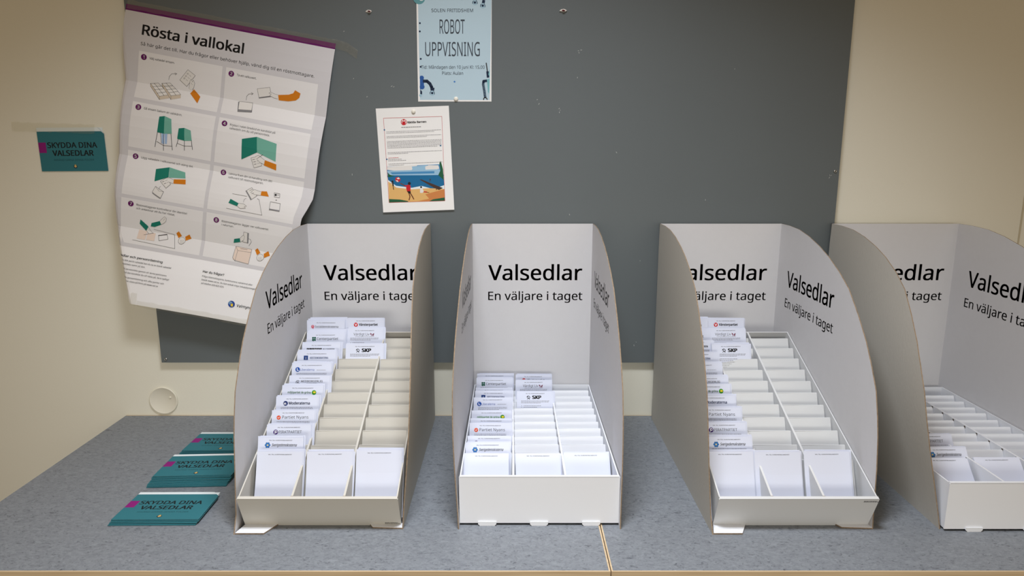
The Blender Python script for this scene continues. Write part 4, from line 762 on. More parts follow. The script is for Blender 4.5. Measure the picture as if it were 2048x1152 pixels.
LETTER_ART = [
 ('P','sky_blue',[(20.0,165.6),(176.3,164.0),(184.8,197.3),(19.9,195.7)]),
 ('P','white',[(20.0,166.2),(110.4,163.9),(92.2,177.4),(57.7,180.2),(20.0,174.2)]),
 ('P','cloud_blue',[(92.9,167.4),(137.5,165.1),(132.2,179.2),(94.9,180.4)]),
 ('P','white',[(131.5,169.2),(141.8,165.3),(170.4,166.6),(172.5,176.7),(143.5,182.6),(132.2,179.2)]),
 ('P','cloud_blue',[(20.6,177.1),(172.4,178.2),(181.2,195.8),(20.3,189.9)]),
 ('P','sky_blue',[(28.9,181.7),(157.7,183.2),(157.3,189.5),(34.2,187.7)]),
 ('P','sea_blue',[(20.3,190.8),(184.1,195.3),(184.2,236.0),(151.0,238.8),(117.4,227.2),(54.2,230.1),(21.0,205.7)]),
 ('P','foam',[(21.1,203.4),(43.4,221.1),(88.7,228.8),(117.6,224.4),(151.3,234.5),(184.9,224.6),(184.0,238.8),(116.8,235.8),(54.0,233.0),(20.7,210.0)]),
 ('P','sand',[(20.8,207.4),(43.0,226.2),(88.4,233.1),(140.0,231.7),(184.2,236.0),(183.2,270.3),(19.4,268.7)]),
 ('P','sand_dark',[(127.4,249.2),(184.2,236.0),(183.2,270.3),(103.1,268.1),(137.9,262.5)]),
 ('P','leaf',[(20.9,181.4),(27.0,188.8),(41.0,192.9),(21.6,195.7)]),
 ('P','leaf',[(173.6,161.0),(177.5,154.3),(179.8,162.7),(183.3,178.7),(183.9,210.2),(168.4,195.2),(175.6,181.2)]),
 ('P','leaf',[(20.1,258.7),(52.0,261.5),(76.0,266.9),(74.4,270.0),(19.4,269.2)]),
 ('P','leaf',[(149.2,264.5),(183.9,260.3),(183.5,270.9),(137.4,269.4)]),
 ('P','wood',[(112.4,205.5),(118.9,205.8),(180.1,232.9),(168.2,238.1),(155.8,232.4)]),
 ('L','wood',[(161.5,232.1),(160.3,237.8)],2),
 ('L','wood',[(142.8,212.6),(144.1,207.0)],1.6),
 ('O','wood',(144.1,206.4),1.8),
 ('O','logo_red',(49.5,203.3),7.5),
 ('P','white',[(45.4,199.7),(52.2,197.1),(56.2,201.6),(50.4,202.7)]),
 ('P','white',[(43.0,205.3),(48.8,205.5),(51.3,210.0),(46.5,209.7)]),
 ('P','logo_red',[(75.0,220.2),(80.8,218.7),(85.7,222.4),(84.5,238.9),(74.2,239.6),(72.1,228.1)]),
 ('L','logo_red',[(75.3,223.1),(67.7,221.6)],3.5),
 ('L','skin',[(68.6,221.6),(56.7,214.8)],2.6),
 ('O','hair',(82.4,215.9),4.4),
 ('P','hair',[(74.3,238.2),(84.6,238.1),(85.2,245.3),(78.9,246.1)]),
 ('L','skin',[(79.8,245.6),(81.8,254.3),(78.5,263.9)],3),
 ('L','skin',[(84.1,245.2),(88.4,253.2),(92.7,261.9)],3),
 ('O','hair',(33.4,208.6),3),
 ('L','hair',[(33.8,210.6),(34.8,220.7)],4),
 ('L','hair',[(34.2,220.6),(35.2,231.6)],2),
 ('L','skin',[(33.0,214.3),(28.2,212.3)],1.5),
 ('O','hair',(116.3,227.8),2.8),
 ('P','white',[(112.9,231.3),(119.5,230.8),(123.7,240.4),(119.1,245.1),(112.0,244.2)]),
 ('L','logo_red',[(123.6,241.8),(132.1,242.8)],3),
 ('L','skin',[(132.1,242.8),(138.6,244.8)],1.6),
 ('L','red_line',[(20.4,27.6),(188.5,29.1),(183.8,270.3),(19.1,269.2),(20.4,27.6)],0.9),
 ('O','logo_red',(78.0,40.7),8.6),
 ('O','white',(78.0,40.2),6.9),
 ('P','logo_red',[(72.9,35.1),(75.5,39.8),(78.1,38.2),(80.6,40.0),(84.1,35.6),(82.1,42.9),(81.7,48.6),(73.1,48.8),(73.5,42.5)]),
 ('O','logo_red',(78.4,34.7),2.2),
]
ROBOT_ART = [
 ('P','pale_blue_print',[(4.6,-298.2),(209.8,-295.9),(204.6,-5.0),(5.4,-5.5)]),
 ('O','robot_green',(7.8,-279.9),17),
 ('O','white_print',(14.0,-279.8),7.5),
 ('O','navy',(14.0,-279.8),5.8),
 ('O','white_print',(14.0,-279.8),4),
 ('O','navy',(14.0,-279.8),2),
 ('P','robot_blue',[(162.2,-289.2),(162.3,-295.0),(207.5,-294.5),(207.0,-277.7),(199.7,-276.6),(185.3,-283.1),(178.1,-286.7)]),
 ('O','white_print',(197.1,-288.8),5),
 ('L','navy',[(127.4,-284.4),(129.4,-293.9)],8),
 ('O','pale_grey_blue',(126.7,-280.9),7),
 ('O','navy',(126.7,-280.9),3.2),
 ('L','navy',[(122.7,-285.0),(120.3,-281.5),(120.8,-278.1)],1.6),
 ('L','navy',[(130.9,-284.9),(133.1,-281.4),(133.0,-277.3)],1.6),
 ('L','navy',[(163.7,-271.2),(165.7,-280.8)],8),
 ('O','pale_grey_blue',(163.0,-267.7),7),
 ('O','navy',(163.0,-267.7),3.2),
 ('L','navy',[(159.1,-271.8),(156.6,-268.4),(157.1,-264.9)],1.6),
 ('L','navy',[(167.2,-271.7),(169.5,-268.2),(169.3,-264.2)],1.6),
 ('L','navy',[(185.6,-262.8),(187.6,-272.4)],8),
 ('O','pale_grey_blue',(184.9,-259.4),7),
 ('O','navy',(184.9,-259.4),3.2),
 ('L','navy',[(181.0,-263.5),(178.5,-260.0),(179.0,-256.5)],1.6),
 ('L','navy',[(189.1,-263.4),(191.4,-259.9),(191.2,-255.8)],1.6),
 ('O','navy',(8.9,-213.1),2.6),
 ('O','navy',(8.3,-191.1),2.6),
 ('O','navy',(9.7,-117.4),2.6),
 ('O','navy',(9.1,-95.9),2.6),
 ('O','robot_blue',(11.8,-66.0),6),
 ('O','robot_blue',(12.2,-41.4),7),
 ('P','robot_blue',[(6.7,-71.3),(11.9,-70.4),(17.4,-60.2),(17.7,-48.5),(13.2,-35.5),(6.2,-34.2)]),
 ('L','navy',[(16.7,-57.0),(26.1,-56.9),(34.6,-49.8),(39.3,-40.5),(40.7,-30.0)],8.5),
 ('L','navy',[(41.3,-27.7),(43.3,-37.2)],8),
 ('O','pale_grey_blue',(40.6,-24.2),7),
 ('O','navy',(40.6,-24.2),3.2),
 ('L','navy',[(36.6,-28.3),(34.2,-24.9),(34.7,-21.4)],1.6),
 ('L','navy',[(44.8,-28.2),(47.0,-24.7),(46.9,-20.7)],1.6),
 ('P','navy',[(6.8,-34.2),(11.9,-28.3),(11.7,-21.1),(6.2,-12.4)]),
 ('O','pale_grey_blue',(7.5,-17.6),4),
 ('L','ink',[(194.9,-106.1),(198.6,-81.4)],3),
 ('L','navy',[(198.6,-82.2),(200.0,-68.3)],7),
 ('P','light_teal_print',[(205.2,-90.0),(204.6,-68.2),(200.8,-75.5)]),
 ('L','navy',[(195.9,-57.9),(187.4,-56.8),(186.3,-48.1),(190.1,-27.8),(192.0,-11.8)],7),
 ('L','pale_grey_blue',[(183.7,-48.2),(190.1,-49.3)],0.8),
 ('L','pale_grey_blue',[(184.5,-44.1),(190.8,-45.2)],0.8),
 ('L','pale_grey_blue',[(185.3,-40.0),(191.4,-41.1)],0.8),
 ('L','pale_grey_blue',[(186.1,-35.9),(192.0,-37.0)],0.8),
 ('L','pale_grey_blue',[(187.0,-31.9),(192.7,-33.0)],0.8),
 ('L','pale_grey_blue',[(187.8,-27.8),(193.3,-28.9)],0.8),
 ('L','pale_grey_blue',[(188.6,-23.7),(194.0,-24.8)],0.8),
 ('L','pale_grey_blue',[(189.4,-19.7),(194.6,-20.8)],0.8),
 ('L','pale_grey_blue',[(190.2,-15.6),(195.3,-16.7)],0.8),
 ('L','ink',[(192.0,-11.8),(187.8,-9.8),(187.4,-5.8)],2.5),
 ('L','ink',[(192.0,-11.8),(196.6,-9.7),(197.7,-6.2)],2.5),
 ('P','light_teal_print',[(196.9,-61.1),(204.5,-63.9),(203.3,-21.8),(200.0,-27.7)]),
 ('P','star_blue',[(104.8,-59.2),(105.6,-56.7),(108.3,-56.5),(106.2,-54.9),(106.8,-52.3),(104.6,-53.8),(102.3,-52.4),(103.1,-54.9),(101.1,-56.6),(103.8,-56.7)]),
]
art.data(POSTER_ART)
sm = .0047
def para(u, v, lines, k=.92):
    for i, l in enumerate(lines): art.text(l, u, v + .0102 * i, sm, M_PRINT, width=glyphs(l)[2] * sm * k, slant=.1)
art.text('Valsedlar och personröstning', .040, .6845, .0060, M_PRINT, width=.138, bold=.03, slant=.12)
para(.040, .6965, ['Om du inte ditt partis valsedel kan du ta en blank valsedel', 'och skriva partiets namn på den.'])
para(.040, .7205, ['Du kan också personrösta genom att skriva partinamn', 'och namnet på den kandidat du vill rösta på. Skriv tydligt!'])
para(.040, .7445, ['Information om personröstning och vilka partier och', 'kandidater du kan rösta på finns på www.val.se'])
art.text('Har du frågor?', .293, .690, .0060, M_PRINT, bold=.03, slant=.1, width=.061)
para(.293, .703, ['Fråga röstmottagarna, kommunens valnämnd eller', 'besök www.val.se. Du kan också ringa Valupplysningen', 'på telefon 020-825 825.'])
art.disc((.386, .766), .0098, cmat('valblue'), 28)
for k in range(2): art.line([(.379 + .003 * k, .7665 + .002 * k), (.379 + .003 * k, .760 + .002 * k), (.385 + .003 * k, .760 + .002 * k)], .0016, cmat('cloud_blue'))
art.poly([(.3845, .7645), (.3905, .7645), (.3905, .7725), (.3845, .7725)], cmat('valyellow'))
art.text('Valmyndigheten', .4005, .771, .0078, M_PRINT, bold=.02, slant=.08)
uc = [0.008 * k for k in range(1, 17)] + [.15, .17, .2, .23, .26, .2865, .31, .34, .37, .4, .43, .46, .49, .50, .53, .55]
vc = [.02, .05, .08, .11, .14, .17, .19, .200, .21, .23, .26, .29, .32, .35, .38, .395, .402, .41, .43, .46, .463, .475, .487, .4985, .52, .55, .58, .595, .602, .61, .63, .655, .68, .71, .74, .77, .79]
me = sheet('voting_poster', PW, PH, .0004, cmat('poster_white'), art, pmap, uc, vc, origin=(PO.x, BOARD, PO.z), m_back=cmat('poster_white'), lift=1.3)
poster = link('voting_poster', me); poster.location = (PO.x, BOARD, PO.z)
tag(poster, 'large tilted white voting instruction poster with purple top band, creased and curling off the board', 'poster')

def tape(name, mapper, u0, u1, v0, v1, label, n=14, seed=1, parent=None):
    r = random.Random(seed); m = MB(); i = m.mi(M_TAPE); rowsv = []
    for b in range(4):
        row = []
        for a in range(n + 1):
            u = u0 + (u1 - u0) * a / n; v = v0 + (v1 - v0) * b / 3
            if b in (0, 3): v += r.uniform(-.0015, .0015)
            p, nn = mapper(u, v); row.append(m.bm.verts.new(Vector(p) + Vector(nn) * (.0016 + r.uniform(0, .0018))))
        rowsv.append(row)
    for A, B in zip(rowsv, rowsv[1:]):
        for k in range(n):
            f = m.bm.faces.new([A[k], B[k], B[k + 1], A[k + 1]]); f.material_index = i; f.smooth = True
    c = mapper((u0 + u1) / 2, (v0 + v1) / 2)[0]
    return tag(m.build(name, origin=c), label, 'tape')
def tmap(u, v):
    if 0 <= u <= PW and 0 <= v: return pmap(u, v)
    p, n = pmap(min(max(u, 0), PW), max(v, 0)); p = p + DU * (u - min(max(u, 0), PW)) + DV * (v - max(v, 0))
    out = max(-u, u - PW, -v, 0); p.y = min(BOARD - .0005, p.y + min(1, out / .012) * (BOARD - .0012 - p.y))
    if u > PW: p += DV * ((u - PW) * (u - PW) * 4.5)
    return p, Vector((0, -1, 0))
tape('clear_tape', tmap, .004, PW + .062, -.011, .012, 'long clear tape strip along the purple top edge of the poster', 40, 2)
def bmap(u, v):
    p, n = pmap(u, min(v, PH - .001)); return p + DV * max(0, v - PH + .001), n
tape('clear_tape', bmap, .12, .50, PH - .014, PH + .005, 'clear tape strip along the bottom edge of the poster', 26, 5)
tape('clear_tape', lambda u, v: bmap(u, v), .101, .119, PH - .034, PH + .003, 'short clear tape piece at the lower left corner of the poster', 5, 6)

# ------------------------------------------------------------------ two notices
art = Art()
art.data(LETTER_ART)
rt = random.Random(11); b = cmat('ink')
art.text('Rädda Barnen', .0885, .0445, .0052, M_PRINT, width=.0545, bold=.06)
art.text('Till alla barn och vuxna', .0700, .0572, .0026, M_HEAD, width=.058) if False else art.greek(.070, .0548, .058, .0014, M_HEAD, rt)
for v, f in ((65.7, 1), (69.6, .86), (79.0, 1), (82.8, .74), (93.0, 1), (96.7, 1), (100.4, 1), (104.1, 1), (107.8, 1), (111.5, .92), (124.5, 1), (128.3, .36), (144.2, .22), (148.0, .30), (157.0, 1), (161.2, .28)):
    art.greek(.0255, v * .001, .158, .0012, M_FAINT, rt, f)
art.greek(.0265, .1400, .030, .0012, cmat('red_line'), rt)
for (u, v) in ((.0205, .0605), (.180, .111), (.0215, .144)): art.disc((u, v), .0022, cmat('sea_blue'), 8)
a = math.radians(2.2); LW, LH = .2045, .2895
o = Vector((-0.3810, BOARD - .0010, TZ + .9140))
k = LW / .210
def lmap(u, v):
    bow = .004 * (v / LH) ** 2
    return (o + Vector((math.cos(a), 0, math.sin(a))) * u + Vector((math.sin(a), 0, -math.cos(a))) * v + Vector((0, -bow, 0)), Vector((0, -1, 0)))
art.items = [([(p[0] * k, p[1] * k) for p in vs], fs, m, z) for vs, fs, m, z in art.items]
me = sheet('notice_letter', LW, LH, .0003, cmat('letter_white'), art, lmap, (), [.05 * i for i in range(1, 6)], origin=o)
n1 = link('notice_letter', me); n1.location = o
tag(n1, 'white letter notice with red frame and beach picture, pinned below the blue notice', 'notice')
tack(-0.2755, TZ + .9060, BOARD - .0016, 'white thumbtack at the top of the letter notice with the beach picture')

art = Art()
rk = .2045 / .210
art.data([(t[0], t[1], [(x, y + 297) for x, y in t[2]] if t[0] != 'O' else (t[2][0], t[2][1] + 297), *t[3:]) for t in ROBOT_ART])
ri = cmat('robot_ink')
art.text('SOLEN FRITIDSHEM', .0415, .0545, .0088, ri, width=.1165)
art.text('ROBOT', .0640, .1118, .0375, ri, width=.0705, bold=-.012, res=3)
art.text('UPPVISNING', .0228, .1720, .0375, ri, width=.1540, bold=-.012, res=3)
art.text('Tid: Måndagen den 10 juni Kl: 15.00', .0102, .2062, .0086, ri, width=.180)
art.text('Plats: Aulan', .0697, .2226, .0086, ri, width=.0597)
art.items = [([(p[0] * rk, p[1] * rk) for p in vs], fs, m, z) for vs, fs, m, z in art.items]
ar = math.radians(0.3)
o2 = Vector((-0.2592, BOARD - .0010, TZ + .9329 + .2885))
def rmap(u, v):
    return (o2 + Vector((math.cos(ar), 0, 0)) * u + Vector((-.009, 0, -1)) * v + Vector((0, -.002 * math.sin(v / .29 * math.pi), 0)), Vector((0, -1, 0)))
me = sheet('notice_sheet', .2045, .2885, .0003, cmat('letter_white'), art, rmap, (), [.05 * i for i in range(1, 6)], origin=o2)
n2 = link('notice_sheet', me); n2.location = o2
tag(n2, 'pale blue robot show notice with blue robot arms, cut by the top of the photo', 'notice')
tack(-0.1560, TZ + .9400, BOARD - .0018, 'white thumbtack at the bottom of the pale blue robot notice')

# ------------------------------------------------------------------ teal folders
FW, FH = .190, .1216
fa = Art()
fa.rect(0, .0105, FW, FH, cmat('folder_teal'))
fa.rect(.0002, .041, .0215, .0700, cmat('folder_purple'))
fa.text('SKYDDA DINA', .0252, .0560, .0150, cmat('folder_ink'), width=.1420, bold=.04)
fa.text('VALSEDLAR', .0370, .0782, .0150, cmat('folder_ink'), width=.1175, bold=.05)
fa.text('ANVÄND GÄRNA DENNA FOLDER', .0385, .0924, .0050, cmat('folder_small'), width=.1150)
fa.disc((.0980, .1085), .0052, cmat('folder_ink'), 14); fa.disc((.0980, .1082), .0036, cmat('gold'), 8)
fa.line([(.0960, .1045), (.0980, .1030), (.1000, .1045)], .0012, cmat('gold')); fa.line([(.0958, .1105), (.0980, .1125), (.1002, .1105)], .0010, cmat('p_navy'))
FO = [(0, 0), (FW - .016, 0), (FW, .0165), (FW, FH), (0, FH)]
# teal front: cut the corner of the artwork too
fa.items[0] = ([(0, .0105), (FW - .0075, .0105), (FW, .0175), (FW, FH), (0, FH)], [(0, 1, 2, 3, 4)], fa.items[0][2], fa.items[0][3])
def folder_mesh():
    return sheet('folder', FW, FH, .0009, cmat('folder_white'), fa, flat_map((0, FH, 0), (1, 0, 0), (0, -1, 0), (0, 0, 1)), outline=FO, m_back=cmat('folder_teal'))
FME = folder_mesh()
def folder_part_flap():
    m = MB(); m.prism([(0.0004, FH - .014, -.0011), (0.0004, FH, -.0011), (FW - .003, FH, -.0011), (FW - .003, FH - .014, -.0011)], (0, 0, -.0006), cmat('folder_white'))
    ob = m.build('back_flap'); me = ob.data; bpy.data.objects.remove(ob); return me
FLAP = folder_part_flap()
def folder(matrix, label, group=None):
    f = link('folder', FME); f.matrix_world = matrix; tag(f, label, 'folder', group)
    c = link('back_flap', FLAP); c.parent = f
    return f
rf = random.Random(5)
def pile(x, y, rot, n, fan, dz, tops, where, bend=0):
    for k in range(n):
        t = k / max(1, n - 1)
        a = math.radians(rot + rf.uniform(-.7, .7) * (k < n - 1))
        T = Matrix.Translation((x + rf.uniform(-.0015, .0015) + (1 - t) * (-.006 if fan > .005 else 0), y - fan * (1 - t) ** 1.3 + rf.uniform(-.0008, .0008), TZ + .0018 + dz * k)) @ Matrix.Rotation(a, 4, 'Z')
        if k == n - 1: folder(T, tops)
        else: folder(T, 'teal folder lying under the top one in the %s pile' % where, 'teal folders under the top of the %s pile' % where)
pile(-.8715, 1.3590, 0.4, 6, .0100, .0017, 'topmost teal folder of the front pile, nearest the table edge', 'front')
pile(-.8775, 1.5440, 2.6, 11, .0250, .0017, 'topmost teal folder of the middle pile on the table', 'middle')
pile(-.8865, 1.7120, 0.2, 5, .0085, .0017, 'topmost teal folder of the rear pile, farthest from the table edge', 'rear')
T = Matrix.Translation((-1.3470, WALL - .0022, TZ + .7405)) @ Matrix.Rotation(math.radians(-0.4), 4, 'Y') @ Matrix.Rotation(math.radians(90), 4, 'X')
folder(T, 'dark teal folder taped up on the beige wall left of the poster')
wt = flat_map((-1.4160, WALL - .0005, TZ + .8780), (1, 0, -.03), (0, 0, -1), (0, -1, 0))
def wtm(u, v):
    p, n = wt(u, v)
    if .07 < u < .262: p = p + Vector((0, -.003 * max(0, min(1, v / .012)), 0))
    return p, n
tape('clear_tape', wtm, 0, .235, 0, .025, 'clear tape strip holding the teal folder to the wall', 24, 9)

# ------------------------------------------------------------------ ballot papers
BW, BH, BK = .105, .148, .973
HDR = 'VAL TILL EUROPAPARLAMENTET'
def ballot_mesh(kind):
    A = Art(); r = random.Random(hash_of(kind)); mm = .001
    A.text(HDR, BW / 2, .0076, .0019, M_HEAD, width=.054, bold=.03, res=1, align='C')
    C = cmat
    cy = .0172
    if kind == 'flower':
        for k in range(6):
            an = k * math.pi / 3; A.disc((.0225 + .0042 * math.cos(an), cy + .0042 * math.sin(an)), .0026, C('p_blue'), 10)
        A.disc((.0225, cy), .0014, C('valyellow'), 8)
        A.text('Sverigedemokraterna', .0315, cy + .0026, .0062, M_PRINT, width=.058, bold=.03, slant=.28)
    elif kind == 'flag':
        A.disc((.0215, cy), .0056, C('p_purple'), 24); A.disc((.0222, cy - .0008), .0030, C('letter_white'), 14); A.disc((.0226, cy - .0008), .0016, C('p_purple'), 10); A.rect(.0190, cy - .0034, .0204, cy + .0040, C('letter_white'))
        A.text('PIRATPARTIET', .0290, cy + .0026, .0062, C('ink'), width=.0545, bold=-.02)
    elif kind == 'orange':
        A.disc((.0170, cy), .0050, C('p_orange'), 22); A.line([(.0145, cy - .0005), (.0165, cy + .0018), (.0195, cy - .0016)], .0009, C('letter_white'))
        A.text('Partiet Nyans', .0255, cy + .0026, .0070, M_PRINT, width=.0640)
    elif kind == 'navy':
        A.disc((.0240, cy), .0058, C('p_navy'), 24)
        for k in (-1, 1): A.line([(.0218 + k * .0016, cy + .0026), (.0226 + k * .0016, cy - .0024), (.0240 + k * .0016, cy + .0026)], .0010, C('letter_white'))
        A.text('Moderaterna', .0318, cy + .0026, .0064, C('p_navy'), width=.0530, bold=.05)
    elif kind == 'green':
        A.text('miljöpartiet de gröna', .0145, cy + .0022, .0050, C('p_green'), width=.0590, bold=.04)
        A.disc((.0815, cy), .0058, C('p_green'), 22); A.disc((.0825, cy - .0006), .0034, C('valyellow'), 14, .0022)
    elif kind == 'wreath':
        for k in range(9):
            an = .6 + k * .6; A.disc((.0225 + .0046 * math.cos(an), cy + .0046 * math.sin(an)), .0014, C('p_black'), 7, .0009)
        A.text('M', .0225, cy + .0020, .0040, M_PRINT, align='C', bold=.04)
        A.text('MEDBORGERLIG', .0305, cy - .0004, .0050, M_PRINT, width=.0560, bold=.02); A.text('SAMLING', .0455, cy + .0056, .0042, M_PRINT, width=.0260, bold=.02)
    elif kind == 'blue':
        A.disc((.0155, cy), .0060, C('p_lib'), 24); A.line([(.0142, cy - .0032), (.0142, cy + .0024), (.0180, cy + .0024)], .0016, C('letter_white'))
        A.text('Liberalerna', .0225, cy + .0034, .0058, C('p_lib'), width=.0370); A.greek(.066, cy + .0010, .024, .0010, M_BODY, r)
    elif kind == 'square':
        A.rect(.0180, cy - .0062, .0295, cy + .0052, C('p_kd')); A.text('i', .0238, cy + .0034, .0058, C('letter_white'), align='C', bold=.06)
        A.text('KRISTDEMOKRATERNA', .0345, cy + .0022, .0050, C('p_kd'), width=.0500, bold=.04)
    elif kind == 'blocks':
        for k, ch in enumerate('KLIMAT'):
            A.rect(.0125 + k * .0070, cy - .0036, .0188 + k * .0070, cy + .0030, C('p_black')); A.text(ch, .01565 + k * .0070, cy + .0020, .0042, C('letter_white'), align='C', bold=.05, res=1)
        A.text('ALLIANSEN', .0560, cy + .0022, .0044, M_PRINT, width=.0330, bold=.07, res=1)
    elif kind == 'clover':
        for dx, dy in ((-1, -1), (1, -1), (-1, 1), (1, 1)): A.disc((.0205 + .0028 * dx, cy + .0028 * dy - .0004), .0028, C('p_dkgreen'), 12)
        A.line([(.0205, cy), (.0188, cy + .0066)], .0012, C('p_dkgreen'))
        A.text('Centerpartiet', .0285, cy + .0026, .0068, C('p_black'), width=.0600, bold=.01)
    elif kind == 'rose':
        A.disc((.0150, cy), .0044, C('p_rose'), 14); A.disc((.0150, cy - .0002), .0024, C('letter_white'), 10); A.disc((.0150, cy), .0017, C('p_rose'), 9); A.line([(.0150, cy + .0040), (.0172, cy + .0066)], .0012, C('p_rose'))
        A.text('Socialdemokraterna', .0215, cy + .0030, .0060, C('p_black'), width=.0660, bold=.01)
    elif kind == 'red_heart':
        A.disc((.0245, cy), .0058, C('p_red'), 22); A.line([(.0220, cy - .0024), (.0245, cy + .0030), (.0270, cy - .0024)], .0017, C('letter_white'))
        A.text('Vänsterpartiet', .0330, cy + .0028, .0064, C('p_black'), width=.0540, bold=.06)
    elif kind == 'butterfly':
        A.text('Värdigt Liv', .0215, cy + .0026, .0070, M_PRINT, width=.0450)
        for q in ([(.074, cy), (.0690, cy - .0052), (.0692, cy + .0010)], [(.074, cy), (.0800, cy - .0040), (.0790, cy + .0016)], [(.074, cy), (.0700, cy + .0042), (.0735, cy + .0036)], [(.074, cy), (.0760, cy + .0046), (.0795, cy + .0028)]): A.poly(q, C('p_maroon'))
        A.greek(.026, cy + .0052, .054, .0009, M_BODY, r)
    elif kind == 'hammer':
        A.line([(.0330 + .0042 * math.cos(t), cy + .0038 * math.sin(t)) for t in [(-2.2 + .45 * q) for q in range(9)]], .0015, C('p_black')); A.line([(.0300, cy - .0020), (.0366, cy + .0052)], .0014, C('p_black')); A.line([(.0296, cy + .0048), (.0330, cy + .0018)], .0014, C('p_black')); A.line([(.0288, cy - .0008), (.0318, cy - .0036)], .0020, C('p_black'))
        A.text('SKP', .0440, cy + .0040, .0088, C('p_black'), width=.0260, bold=.09)
    if kind != 'blank':
        for k in range(3): A.greek(.0125, .0262 + .0028 * k, .080, .0011, M_BODY, r, (1, 1, .7)[k])
        n = 9 if kind in ('hammer', 'butterfly') else 6
        for k in range(n):
            A.rect(.0130, .0390 + .0044 * k, .0146, .0406 + .0044 * k, M_BODY); A.greek(.0190, .0392 + .0044 * k, .05, .0011, M_BODY, r, r.uniform(.45, 1))
    def bmapf(u, v):
        t = v / BH; return (Vector((u, .0030 * math.sin(math.pi * t), BH - v)), Vector((0, -1, 0)))
    A.items = [([(p[0] * BK, p[1]) for p in vv], ff, m, z) for vv, ff, m, z in A.items]
    return sheet('ballot_paper', BW * BK, BH, .0004, M_PAPER, A, bmapf, (), [BH * q / 6 for q in range(1, 6)])
def hash_of(s): return sum((i + 1) * ord(c) for i, c in enumerate(s))
BLANK_SHEET = sheet('ballot_paper', BW * BK, BH, .0004, M_PAPER, None, lambda u, v: (Vector((u, .0030 * math.sin(math.pi * v / BH), BH - v)), Vector((0, -1, 0))), (), [BH * q / 6 for q in range(1, 6)])
DESC = {'flower': 'blue flower emblem', 'flag': 'round purple flag emblem', 'orange': 'orange-red round emblem', 'navy': 'navy round emblem',
        'green': 'green lettering and green dot', 'wreath': 'small black wreath emblem', 'blue': 'round blue L emblem', 'square': 'dark blue square emblem',
        'blocks': 'black block lettering', 'clover': 'green clover emblem', 'rose': 'pink rose emblem', 'red_heart': 'round red V emblem',
        'butterfly': 'maroon butterfly emblem', 'hammer': 'black hammer and sickle emblem'}
BM = {k: ballot_mesh(k) for k in list(DESC) + ['blank']}

